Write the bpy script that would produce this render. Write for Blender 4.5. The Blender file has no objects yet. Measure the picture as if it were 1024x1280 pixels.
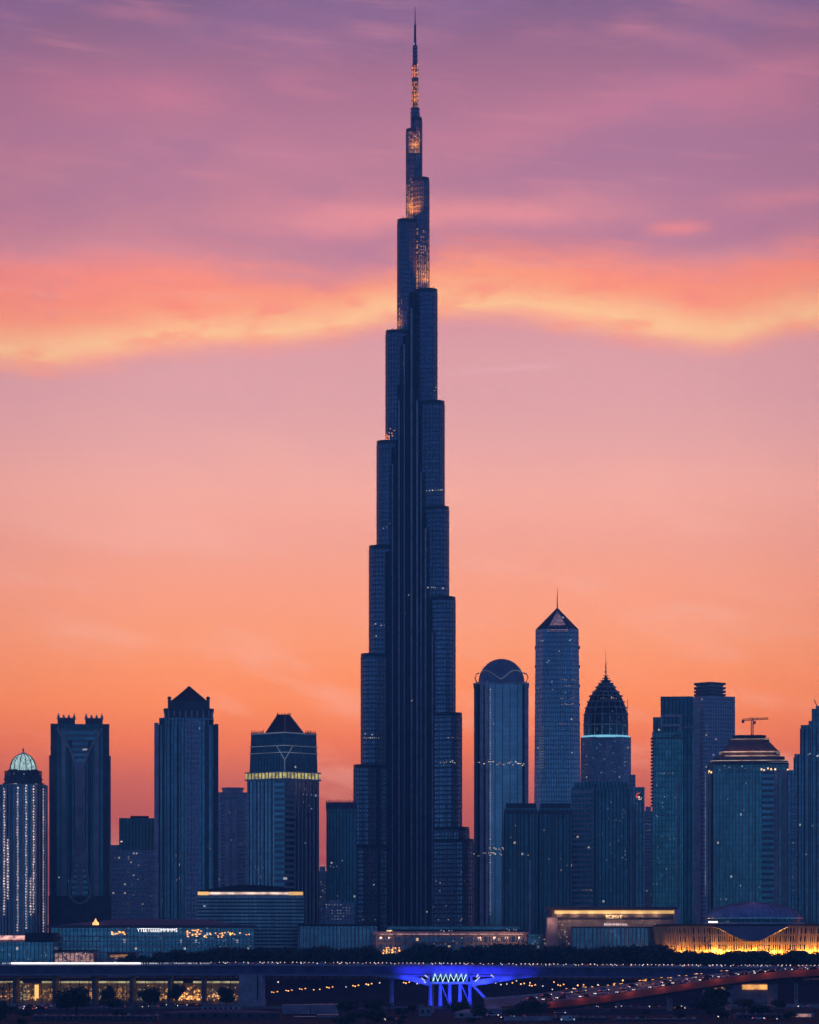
import bpy, bmesh, math, random
from math import sin, cos, tan, pi, radians, sqrt, atan2, hypot
random.seed(7)
S = bpy.context.scene
COL = S.collection
K = 0.000276          # radians per photo pixel
HZ = 1180.0           # row of the horizon
CZ = 28.0             # eye height
G = 10.0              # city ground behind the viaduct
# ------------------------------------------------------------------ camera
cd = bpy.data.cameras.new("camera"); cam = bpy.data.objects.new("camera", cd); COL.objects.link(cam)
cam.location = (0, 0, CZ); cam.rotation_euler = (pi/2, 0, 0)
cd.sensor_fit = 'HORIZONTAL'; cd.sensor_width = 36; cd.lens = 36/(1024*K)
cd.shift_y = (HZ-640)/1024; cd.clip_start = 1; cd.clip_end = 30000
S.camera = cam
S.view_settings.view_transform = 'Standard'; S.view_settings.look = 'None'
S.view_settings.exposure = 0; S.view_settings.gamma = 1
S.render.engine = 'CYCLES'
S.cycles.use_denoising = True
S.cycles.max_bounces = 5; S.cycles.diffuse_bounces = 2; S.cycles.glossy_bounces = 3
S.cycles.volume_bounces = 0; S.cycles.caustics_reflective = False; S.cycles.caustics_refractive = False
S.cycles.sample_clamp_indirect = 3.0

def lin(r, g, b):
    f = lambda c: (c/255)/12.92 if c <= 10 else (((c/255)+0.055)/1.055)**2.4
    return (f(r), f(g), f(b))
def c4(c): return (c[0], c[1], c[2], 1)

class NT:
    def __init__(s, tree): s.t = tree; s.n = tree.nodes; s.l = tree.links
    def node(s, kind, **kw):
        n = s.n.new(kind)
        for k, v in kw.items(): setattr(n, k, v)
        return n
    def put(s, sock, v):
        if isinstance(v, bpy.types.NodeSocket): s.l.new(v, sock)
        elif isinstance(v, (tuple, list)) and sock.type == 'RGBA': sock.default_value = c4(v)
        else: sock.default_value = v
    def m(s, op, a, b=None, c=None, clamp=False):
        n = s.node('ShaderNodeMath', operation=op, use_clamp=clamp)
        s.put(n.inputs[0], a)
        if b is not None: s.put(n.inputs[1], b)
        if c is not None: s.put(n.inputs[2], c)
        return n.outputs[0]
    def ss(s, v, lo, hi, a=0.0, b=1.0):
        n = s.node('ShaderNodeMapRange', interpolation_type='SMOOTHSTEP')
        s.put(n.inputs[0], v); s.put(n.inputs[1], lo); s.put(n.inputs[2], hi); s.put(n.inputs[3], a); s.put(n.inputs[4], b)
        return n.outputs[0]
    def mix(s, f, a, b, blend='MIX'):
        n = s.node('ShaderNodeMix', data_type='RGBA', blend_type=blend)
        s.put(n.inputs[0], f); s.put(n.inputs[6], a); s.put(n.inputs[7], b)
        return n.outputs[2]
    def xyz(s, x, y, z=0.0):
        n = s.node('ShaderNodeCombineXYZ')
        s.put(n.inputs[0], x); s.put(n.inputs[1], y); s.put(n.inputs[2], z); return n.outputs[0]
    def noise(s, vec, scale=1.0, detail=3.0, rough=0.5):
        n = s.node('ShaderNodeTexNoise'); s.put(n.inputs['Vector'], vec)
        n.inputs['Scale'].default_value = scale; n.inputs['Detail'].default_value = detail; n.inputs['Roughness'].default_value = rough
        return n.outputs['Fac']
    def ramp(s, v, stops):
        n = s.node('ShaderNodeValToRGB'); cr = n.color_ramp
        while len(cr.elements) > 1: cr.elements.remove(cr.elements[-1])
        for i, (p, c) in enumerate(stops):
            e = cr.elements[0] if i == 0 else cr.elements.new(p)
            e.position = p; e.color = c4(c)
        s.put(n.inputs[0], v); return n.outputs[0]

SKYGAIN = 1.0
def sky(y, c):          # clear-sky colour minus what the air in front adds
    f = 1.0 if y > 700 else (0.35+0.65*max(0, y-150)/550.0)
    r, g, b = lin(*c); return (r, max(0.004, g-0.029*f), max(0.004, b-0.088*f))
# ------------------------------------------------------------------ dusk sky
W = bpy.data.worlds.new("World"); S.world = W; W.use_nodes = True
t = NT(W.node_tree); t.n.clear()
tc = t.node('ShaderNodeTexCoord'); sp = t.node('ShaderNodeSeparateXYZ'); t.l.new(tc.outputs['Generated'], sp.inputs[0])
dx, dy, dz = sp.outputs
hyp = t.m('SQRT', t.m('ADD', t.m('MULTIPLY', dx, dx), t.m('ADD', t.m('MULTIPLY', dy, dy), 1e-6)))
el = t.m('DIVIDE', dz, hyp)
az = t.m('ARCTAN2', dx, dy)
E = t.m('DIVIDE', t.m('MINIMUM', t.m('MAXIMUM', el, 0.0), 2.0), K)     # elevation, in 0.276 mrad steps
P = t.m('DIVIDE', az, K)
front = t.ss(t.m('COSINE', az), -0.15, 0.80)
def yy(y): return (HZ-y)/1250.0
base = t.ramp(t.m('DIVIDE', E, 1250.0, clamp=True), [(yy(y), sky(y, c)) for y, c in [
    (1180, (128, 72, 104)), (1110, (152, 80, 106)), (1060, (172, 90, 106)), (1010, (188, 99, 106)), (975, (204, 108, 106)), (930, (236, 124, 102)),
    (880, (251, 143, 106)), (840, (252, 151, 115)), (800, (251, 158, 126)), (740, (249, 162, 139)), (680, (243, 165, 150)),
    (620, (244, 172, 160)), (560, (232, 168, 166)), (500, (222, 163, 168)), (440, (221, 160, 166)), (380, (214, 148, 160)),
    (300, (201, 134, 150)), (230, (191, 128, 149)), (160, (181, 121, 146)), (90, (166, 112, 141)), (40, (147, 105, 138)), (0, (131, 99, 137)), (-60, (115, 92, 134))]])
nz = t.noise(t.xyz(t.m('MULTIPLY', P, 0.0042), t.m('ADD', t.m('MULTIPLY', E, 0.016), t.m('MULTIPLY', P, 0.0022)), 3.1), 1.0, 4.0, 0.55)
nb = t.noise(t.xyz(t.m('MULTIPLY', P, 0.0022), t.m('ADD', t.m('MULTIPLY', E, 0.0055), t.m('MULTIPLY', P, -0.0012)), 8.7), 1.0, 3.0, 0.5)
nf = t.noise(t.xyz(t.m('MULTIPLY', P, 0.012), t.m('MULTIPLY', E, 0.030), 1.3), 1.0, 5.0, 0.6)
# broad mauve / rose variation of the upper sky and faint veils lower down
up = t.ss(E, 760.0, 900.0)
base = t.mix(t.m('MULTIPLY', up, t.ss(nz, 0.48, 0.70, 0.0, 0.40)), base, lin(206, 126, 142))
base = t.mix(t.m('MULTIPLY', up, t.ss(nb, 0.54, 0.36, 0.0, 0.34)), base, lin(144, 106, 146))
base = t.mix(t.m('MULTIPLY', t.ss(E, 760.0, 500.0), t.ss(nz, 0.5, 0.72, 0.0, 0.35)), base, lin(250, 176, 150))
def streak(col, y0, slope, sig, x0, x1, fade, amp, src):
    global base
    d = t.m('SUBTRACT', E, t.m('ADD', HZ-y0, t.m('MULTIPLY', t.m('ADD', P, 512.0-(x0+x1)/2), slope)))
    d = t.m('ADD', d, t.m('MULTIPLY', t.m('SUBTRACT', nf, 0.5), sig*1.6))
    g = t.m('EXPONENT', t.m('MULTIPLY', t.m('POWER', t.m('ABSOLUTE', t.m('DIVIDE', d, sig)), 2.0), -1.0))
    h = t.m('MULTIPLY', t.ss(P, x0-512-fade, x0-512+fade), t.ss(P, x1-512+fade, x1-512-fade))
    f = t.m('MULTIPLY', t.m('MULTIPLY', g, h), t.m('MULTIPLY', amp, t.ss(nz, 0.30, 0.62, 0.45, 1.0)))
    base = t.mix(f, base, src if src else col)
streak(lin(238, 146, 142), 268, 0.03, 24, 330, 780, 110, 0.75, None)
streak(lin(200, 122, 142), 125, 0.17, 26, 570, 1100, 120, 0.65, None)
streak(lin(200, 118, 138), 120, -0.03, 26, 60, 260, 80, 0.75, None)
streak(lin(204, 128, 148), 200, -0.12, 16, 300, 420, 60, 0.55, None)
streak(lin(246, 140, 130), 288, 0.03, 8, 815, 880, 26, 0.65, None)
streak(lin(238, 176, 180), 462, 0.07, 3.5, 570, 700, 40, 0.7, None)
streak(lin(216, 132, 140), 252, 0.06, 13, 900, 1100, 70, 0.6, None)
# the glowing cloud band: measured lower edge, soft upper edge
fc = t.node('ShaderNodeFloatCurve'); cv = fc.mapping.curves[0]
edge = [(-300, 452), (-120, 462), (0, 471), (45, 474), (100, 469), (150, 461), (200, 450), (260, 445), (350, 438), (420, 428), (480, 414), (560, 402), (640, 406),
        (700, 415), (780, 428), (850, 441), (890, 445), (940, 439), (1024, 428), (1200, 440), (1350, 425)]
ex = lambda x: (x+300)/1650.0
ey = lambda y: (y-350)/150.0
while len(cv.points) > 2: cv.points.remove(cv.points[1])
cv.points[0].location = (0, ey(edge[0][1])); cv.points[1].location = (1, ey(edge[-1][1]))
for x, y in edge[1:-1]: cv.points.new(ex(x), ey(y))
fc.mapping.update()
t.put(fc.inputs['Value'], t.m('DIVIDE', t.m('ADD', P, 812.0), 1650.0, clamp=True))
edY = t.m('ADD', t.m('MULTIPLY', fc.outputs[0], 150.0), 350.0)
d = t.m('SUBTRACT', E, t.m('SUBTRACT', HZ, edY))
dn = t.m('ADD', d, t.m('MULTIPLY', t.m('SUBTRACT', nf, 0.5), 16.0))
fib = t.noise(t.xyz(t.m('MULTIPLY', P, 0.006), t.m('ADD', t.m('MULTIPLY', E, 0.075), t.m('MULTIPLY', P, 0.007)), 4.4), 1.0, 6.0, 0.65)
dn = t.m('ADD', dn, t.m('MULTIPLY', t.m('SUBTRACT', fib, 0.5), 18.0))
lowm = t.ss(dn, -15.0, 22.0)
upn = t.m('ADD', d, t.m('MULTIPLY', t.m('SUBTRACT', nz, 0.5), 110.0))
upn = t.m('ADD', upn, t.m('ADD', t.m('MULTIPLY', t.m('SUBTRACT', nf, 0.5), 36.0), t.m('MULTIPLY', t.m('SUBTRACT', fib, 0.5), 40.0)))
upw = t.m('ADD', t.m('ADD', t.ss(P, -60.0, -430.0, 0.0, 56.0), t.ss(P, 40.0, 330.0, 0.0, 30.0)), -12.0)
upm = t.ss(t.m('SUBTRACT', upn, upw), 58.0, 128.0, 1.0, 0.0)
bandc = t.ramp(t.m('DIVIDE', t.m('ADD', dn, t.m('MULTIPLY', t.m('SUBTRACT', nz, 0.5), 44.0)), 150.0, clamp=True),
    [(0.0, lin(243, 156, 134)), (0.08, lin(250, 171, 130)), (0.17, lin(253, 192, 135)), (0.27, lin(252, 176, 125)), (0.40, lin(252, 154, 112)), (0.55, lin(250, 143, 111)), (0.8, lin(247, 139, 119)), (1.0, lin(232, 140, 138))])
bandc = t.mix(t.ss(nf, 0.5, 0.68, 0.0, 0.55), bandc, lin(249, 134, 108))
bandc = t.mix(t.m('MULTIPLY', t.ss(nf, 0.45, 0.30, 0.0, 0.5), t.ss(d, 40.0, 80.0)), bandc, lin(226, 138, 136))
bandc = t.mix(t.ss(fib, 0.52, 0.74, 0.0, 0.34), bandc, lin(252, 172, 142))
bandc = t.mix(t.m('MULTIPLY', t.ss(fib, 0.46, 0.28, 0.0, 0.34), t.ss(d, 30.0, 90.0)), bandc, lin(224, 134, 138))
base = t.mix(t.m('MULTIPLY', lowm, upm), base, bandc)
base = t.mix(t.m('MULTIPLY', up, t.ss(fib, 0.5, 0.75, 0.0, 0.22)), base, lin(226, 146, 150))
# warm glow strongest straight ahead
vig = t.ss(t.m('ABSOLUTE', P), 260.0, 640.0, 1.0, 0.86)
base = t.mix(1.0, base, t.xyz(t.m('POWER', vig, 0.8), vig, t.m('POWER', vig, 0.9)), 'MULTIPLY')
zen = lin(82, 74, 120)
base = t.mix(t.ss(el, 0.34, 1.1), base, zen)
back = t.ramp(t.m('MULTIPLY', el, 0.5, clamp=True), [(0.0, (0.22, 0.80, 1.60)), (0.035, (0.15, 0.47, 1.10)), (0.09, (0.050, 0.092, 0.38)),
    (0.18, (0.036, 0.028, 0.17)), (0.5, (0.045, 0.055, 0.18)), (1.0, zen)])  # sky behind the camera, raised past sunset brightness to lift the fronts
# the air in front (the haze box) dims the far sky: the sky itself is that much brighter
AIR = 0.00016
path = t.m('MINIMUM', t.m('DIVIDE', 877.0, t.m('MAXIMUM', el, 0.02)), 5640.0)
gain = t.m('EXPONENT', t.m('MULTIPLY', path, AIR*SKYGAIN))
base = t.mix(1.0, base, t.xyz(gain, gain, gain), 'MULTIPLY')
SKY = t.mix(front, back, base)
bg = t.node('ShaderNodeBackground'); t.put(bg.inputs[0], SKY); bg.inputs[1].default_value = 1.0
ow = t.node('ShaderNodeOutputWorld'); t.l.new(bg.outputs[0], ow.inputs[0])
W.cycles.sampling_method = 'MANUAL'; W.cycles.sample_map_resolution = 512
# ------------------------------------------------------------------ last of the sun, low behind the skyline
sd = bpy.data.lights.new("sun", 'SUN'); so = bpy.data.objects.new("sun", sd); COL.objects.link(so)
sd.energy = 0.16; sd.angle = radians(10); sd.color = (1.0, 0.50, 0.30)
so.rotation_euler = (-radians(88.5), 0, radians(1)); so.location = (0, 6000, 400)

# ------------------------------------------------------------------ materials
MATS = {}
def pbr(name, col, rough=0.6, metal=0.0, var=0.25, vscale=0.15, emit=None, estr=0.0, spec=0.5):
    m = bpy.data.materials.new(name); m.use_nodes = True; q = NT(m.node_tree)
    b = q.n['Principled BSDF']
    tcn = q.node('ShaderNodeTexCoord')
    f = q.noise(tcn.outputs['Object'], vscale, 5.0, 0.6)
    lo = tuple(c*(1-var) for c in col); hi = tuple(min(1, c*(1+var)) for c in col)
    q.put(b.inputs['Base Color'], q.mix(q.ss(f, 0.3, 0.7), lo, hi))
    q.put(b.inputs['Roughness'], q.ss(f, 0.3, 0.7, max(0.02, rough-0.1), min(1, rough+0.1)))
    b.inputs['Metallic'].default_value = metal; b.inputs['Specular IOR Level'].default_value = spec
    if emit:
        b.inputs['Emission Color'].default_value = c4(emit); b.inputs['Emission Strength'].default_value = estr
        m.cycles.emission_sampling = 'NONE'
    MATS[name] = m; return m
def glow(name, col, strength, var=0.3, vscale=0.3, sample='NONE', base=(0.3, 0.3, 0.3)):
    m = bpy.data.materials.new(name); m.use_nodes = True; q = NT(m.node_tree)
    b = q.n['Principled BSDF']; b.inputs['Base Color'].default_value = c4(base)
    g = q.node('ShaderNodeNewGeometry'); oi = q.node('ShaderNodeObjectInfo')
    f = q.noise(g.outputs['Position'], vscale, 2.0, 0.5)
    f = q.m('MULTIPLY', q.ss(f, 0.3, 0.7, strength*(1-var), strength*(1+var)), q.ss(oi.outputs['Random'], 0, 1, 1-var*0.7, 1+var*0.7))
    b.inputs['Emission Color'].default_value = c4(col); q.put(b.inputs['Emission Strength'], f)
    m.cycles.emission_sampling = sample
    MATS[name] = m; return m
def facade(name, fh=3.9, bw=1.8, spf=0.28, mlf=0.16, glass=(0.24, 0.27, 0.30), metal=0.9, gr=0.16, frame=(0.10, 0.10, 0.12), lit=0.01, litc=(1, 0.72, 0.42), lits=0.45, rows=0.0, var=0.4, fmetal=0.0, spk=0.72, solid=False):
    """curtain wall: u along the wall and v up the wall in metres; panes vary one by one, a few rooms are lit"""
    m = bpy.data.materials.new(name); m.use_nodes = True; q = NT(m.node_tree); b = q.n['Principled BSDF']
    uv = q.node('ShaderNodeUVMap'); sx = q.node('ShaderNodeSeparateXYZ'); q.l.new(uv.outputs[0], sx.inputs[0])
    u = q.m('DIVIDE', sx.outputs[0], bw); v = q.m('DIVIDE', sx.outputs[1], fh)
    fu, fv = q.m('FRACT', u), q.m('FRACT', v); iu, iv = q.m('FLOOR', u), q.m('FLOOR', v)
    wn = q.node('ShaderNodeTexWhiteNoise', noise_dimensions='3D'); q.put(wn.inputs['Vector'], q.xyz(iu, iv, 0.5))
    oi = q.node('ShaderNodeObjectInfo')
    wn2 = q.node('ShaderNodeTexWhiteNoise', noise_dimensions='4D'); q.put(wn2.inputs['Vector'], q.xyz(iu, iv, 7.5)); q.put(wn2.inputs['W'], oi.outputs['Random'])
    wr = q.node('ShaderNodeTexWhiteNoise', noise_dimensions='1D'); q.put(wr.inputs['W'], iv)
    mul = q.m('LESS_THAN', fu, mlf); spa = q.m('LESS_THAN', fv, spf)
    mask = q.m('MAXIMUM', spa, mul) if solid else mul
    big = q.noise(q.xyz(q.m('MULTIPLY', u, 0.05), q.m('MULTIPLY', v, 0.03), 2.0), 1.0, 3.0)
    k = q.m('ADD', q.m('MULTIPLY', wn.outputs['Value'], var), 1-var/2)
    k = q.m('MULTIPLY', k, q.ss(big, 0.3, 0.7, 0.72, 1.22))
    if not solid: k = q.m('MULTIPLY', k, q.m('MULTIPLY_ADD', spa, spk-1.0, 1.0))
    gcol = q.mix(1.0, glass, q.xyz(k, k, k), 'MULTIPLY')
    q.put(b.inputs['Base Color'], q.mix(mask, gcol, frame))
    q.put(b.inputs['Metallic'], q.m('MULTIPLY_ADD', mask, fmetal-metal, metal))
    q.put(b.inputs['Roughness'], q.m('MULTIPLY_ADD', mask, 0.5-gr, gr))
    thr = q.m('SUBTRACT', 1.0-lit, q.m('MULTIPLY', q.m('GREATER_THAN', wr.outputs['Value'], 1-max(rows, 1e-4)), 0.22 if rows else 0.0))
    cl = q.noise(q.xyz(q.m('MULTIPLY', iu, 0.09), q.m('MULTIPLY', iv, 0.07), 5.0), 1.0, 2.0)
    thr = q.m('ADD', thr, q.ss(cl, 0.40, 0.66, lit*0.8, -lit*1.6))
    win = q.m('MULTIPLY', q.m('MULTIPLY', q.m('GREATER_THAN', fu, 0.32), q.m('LESS_THAN', fu, 0.86)), q.m('MULTIPLY', q.m('GREATER_THAN', fv, 0.48), q.m('LESS_THAN', fv, 0.86)))
    on = q.m('MULTIPLY', q.m('GREATER_THAN', wn2.outputs['Value'], thr), win)
    sc = q.node('ShaderNodeSeparateColor'); q.l.new(wn2.outputs['Color'], sc.inputs[0])
    q.put(b.inputs['Emission Color'], q.mix(sc.outputs[1], litc, (0.75, 0.85, 1.0)) if litc[2] > 0.3 else litc)
    q.put(b.inputs['Emission Strength'], q.m('MULTIPLY', on, q.m('MULTIPLY', q.m('POWER', sc.outputs[0], 2.0), lits)))
    m.cycles.emission_sampling = 'NONE'
    MATS[name] = m; return m

facade('glass_navy', 3.9, 2.4, 0.30, 0.24, (0.155, 0.185, 0.22), frame=(0.16, 0.155, 0.18), lit=0.004)
facade('glass_teal', 3.8, 2.2, 0.26, 0.22, (0.22, 0.27, 0.30), frame=(0.24, 0.235, 0.25), lit=0.006)
facade('glass_dark', 3.8, 2.6, 0.30, 0.20, (0.075, 0.105, 0.125), frame=(0.06, 0.065, 0.08), lit=0.004)
facade('glass_grid', 3.8, 2.4, 0.36, 0.30, (0.16, 0.19, 0.23), frame=(0.22, 0.22, 0.26), lit=0.012, solid=True)
facade('stone_grid', 3.5, 2.3, 0.42, 0.36, (0.10, 0.12, 0.15), frame=(0.68, 0.60, 0.66), lit=0.008, solid=True)
facade('stone_rows', 3.4, 5.0, 0.50, 0.06, (0.12, 0.14, 0.18), frame=(0.68, 0.60, 0.66), lit=0.006, solid=True)
facade('tower_skin', 3.9, 2.7, 0.30, 0.16, (0.21, 0.21, 0.27), frame=(0.13, 0.105, 0.16), gr=0.2, lit=0.0008, lits=0.5, fmetal=0.2, solid=True)
facade('bands_teal', 4.0, 3.0, 0.40, 0.10, (0.26, 0.40, 0.40), frame=(0.36, 0.40, 0.42), lit=0.012, lits=0.5, solid=True)
facade('bands_pale', 9.0, 2.6, 0.0, 0.12, (0.58, 0.74, 0.70), metal=0.3, gr=0.4, frame=(0.40, 0.46, 0.46), lit=0.0)
facade('glass_grey', 3.8, 6.0, 0.22, 0.10, (0.32, 0.33, 0.36), frame=(0.30, 0.29, 0.32), lit=0.002, var=0.25)
facade('glass_violet', 3.8, 2.0, 0.34, 0.18, (0.27, 0.27, 0.32), frame=(0.26, 0.25, 0.29), lit=0.003, var=0.3, spk=0.6)
facade('glass_green', 3.8, 2.2, 0.30, 0.14, (0.13, 0.21, 0.21), frame=(0.10, 0.12, 0.12), lit=0.003, spk=0.7)
facade('shop_skin', 4.2, 2.2, 0.30, 0.20, (0.22, 0.34, 0.36), frame=(0.2, 0.22, 0.24), lit=0.05, lits=0.6)
facade('shop_warm', 4.4, 2.6, 0.35, 0.26, (0.15, 0.16, 0.2), frame=(0.34, 0.28, 0.28), lit=0.08, litc=(1, 0.62, 0.28), lits=0.8, solid=True)
facade('bands_blue', 4.0, 6.0, 0.46, 0.04, (0.14, 0.2, 0.23), frame=(0.30, 0.33, 0.36), lit=0.012, lits=0.5, solid=True)
facade('hazy_skin', 3.8, 2.4, 0.38, 0.26, (0.2, 0.22, 0.26), frame=(0.3, 0.28, 0.32), lit=0.015, lits=0.4, solid=True)
pbr('stone_pale', (0.76, 0.70, 0.73)); pbr('stone_mid', (0.60, 0.54, 0.56)); pbr('stone_dark', (0.15, 0.145, 0.17))
pbr('steel', (0.30, 0.31, 0.35), 0.35, 0.85); pbr('steel_dark', (0.05, 0.05, 0.07), 0.45, 0.6); pbr('steel_bright', (0.55, 0.58, 0.64), 0.3, 0.9)
pbr('roof_dark', (0.05, 0.05, 0.065), 0.7); pbr('roof_mauve', (0.17, 0.13, 0.17), 0.7); pbr('dome_skin', (0.26, 0.29, 0.38), 0.6, 0.0)
pbr('concrete', (0.45, 0.43, 0.46), 0.8, vscale=0.4); pbr('girder', (0.24, 0.19, 0.36), 0.6, vscale=0.2); pbr('soffit', (0.34, 0.28, 0.42), 0.6)  # violet street light tint put into the girder's base colour
pbr('asphalt', (0.026, 0.034, 0.062), 0.9, vscale=0.08, var=0.5, spec=0.05); pbr('paint_white', (0.5, 0.5, 0.55), 0.6)
pbr('red_glow_fascia', (0.34, 0.12, 0.10), 0.5, vscale=0.05); pbr('ramp_wall', (0.48, 0.42, 0.46), 0.7)  # red of the traffic glow put into the fascia's base colour
pbr('leaf', (0.07, 0.115, 0.10), 0.8, vscale=0.8, var=0.6, spec=0.15); pbr('leaf_palm', (0.05, 0.065, 0.035), 0.8, vscale=0.8, var=0.5, spec=0.15); pbr('arena_dome', (0.30, 0.42, 0.66), 0.55, 0.0); pbr('droop_skin', (0.17, 0.19, 0.27), 0.6, 0.0); pbr('deck_top', (0.30, 0.26, 0.30), 0.85, vscale=0.1, spec=0.1)
pbr('bark', (0.06, 0.05, 0.045), 0.9); pbr('blue_paint', (0.42, 0.46, 0.62), 0.5)
pbr('car_white', (0.6, 0.6, 0.62), 0.35, 0.2); pbr('car_silver', (0.32, 0.33, 0.36), 0.35, 0.5); pbr('car_dark', (0.04, 0.045, 0.06), 0.3, 0.3); pbr('car_red', (0.35, 0.04, 0.035), 0.35, 0.2)
pbr('car_glass', (0.02, 0.025, 0.03), 0.15, 0.0); pbr('rubber', (0.02, 0.02, 0.02), 0.8)
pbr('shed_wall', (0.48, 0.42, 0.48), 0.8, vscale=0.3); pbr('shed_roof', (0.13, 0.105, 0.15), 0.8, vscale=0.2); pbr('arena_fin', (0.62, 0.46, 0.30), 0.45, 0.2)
pbr('mauve_wall', (0.42, 0.32, 0.34), 0.8, vscale=0.2)
glow('lamp_warm', (1, 0.60, 0.26), 2.2); glow('lamp_orange', (1, 0.42, 0.12), 2.6); glow('lamp_white', (1, 0.84, 0.74), 1.5); glow('lamp_pink', (1, 0.78, 0.76), 1.5)
glow('lamp_red', (1, 0.12, 0.06), 0.7); glow('lamp_cool', (0.75, 0.88, 1.0), 0.9); glow('gold_strip', (1, 0.56, 0.16), 1.0, 0.25, 0.05); glow('gold_band', (0.95, 0.80, 0.20), 0.8, 0.55, 0.35)
glow('cyan_ring', (0.25, 0.75, 1.0), 1.0, 0.1); glow('led_white', (1, 0.98, 0.96), 1.6, 0.15, 0.05); glow('led_cyan', (0.50, 0.95, 0.95), 1.3, 0.3, 0.8); glow('mint_panel', (0.62, 0.92, 0.90), 1.0, 0.6, 0.9)
glow('room_dim', (1, 0.74, 0.50), 0.5, 0.8, 0.5); glow('room_white', (0.85, 0.86, 0.95), 0.5, 0.6, 0.5); glow('line_pale', (0.55, 0.62, 0.8), 0.16, 0.4, 0.05); glow('line_warm', (1, 0.72, 0.55), 0.75, 0.6, 0.12)
glow('shop_gold', (1, 0.45, 0.10), 0.8, 0.7, 0.25); glow('shop_cream', (0.95, 0.80, 0.42), 0.42, 0.5, 0.2); glow('shop_pink', (1, 0.50, 0.42), 0.6, 0.8, 0.5); glow('sign_white', (0.92, 0.95, 1.0), 2.2, 0.1)
glow('win_white', (1, 0.84, 0.70), 0.65, 0.6); glow('win_cool', (0.70, 0.82, 1.0), 0.38, 0.6); glow('win_dim', (0.8, 0.82, 0.95), 0.24, 0.6); glow('win_warm', (1, 0.70, 0.42), 0.32, 0.6)
glow('band_warm', (1, 0.70, 0.42), 0.9, 0.6)
glow('amber_uplight_glow', (1, 0.33, 0.045), 1.7, 0.75, 0.35); glow('ember_uplight_glow', (1, 0.24, 0.08), 1.3, 0.7, 0.4); glow('pane_rose', (0.62, 0.34, 0.40), 0.42, 0.5, 0.4)

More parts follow.
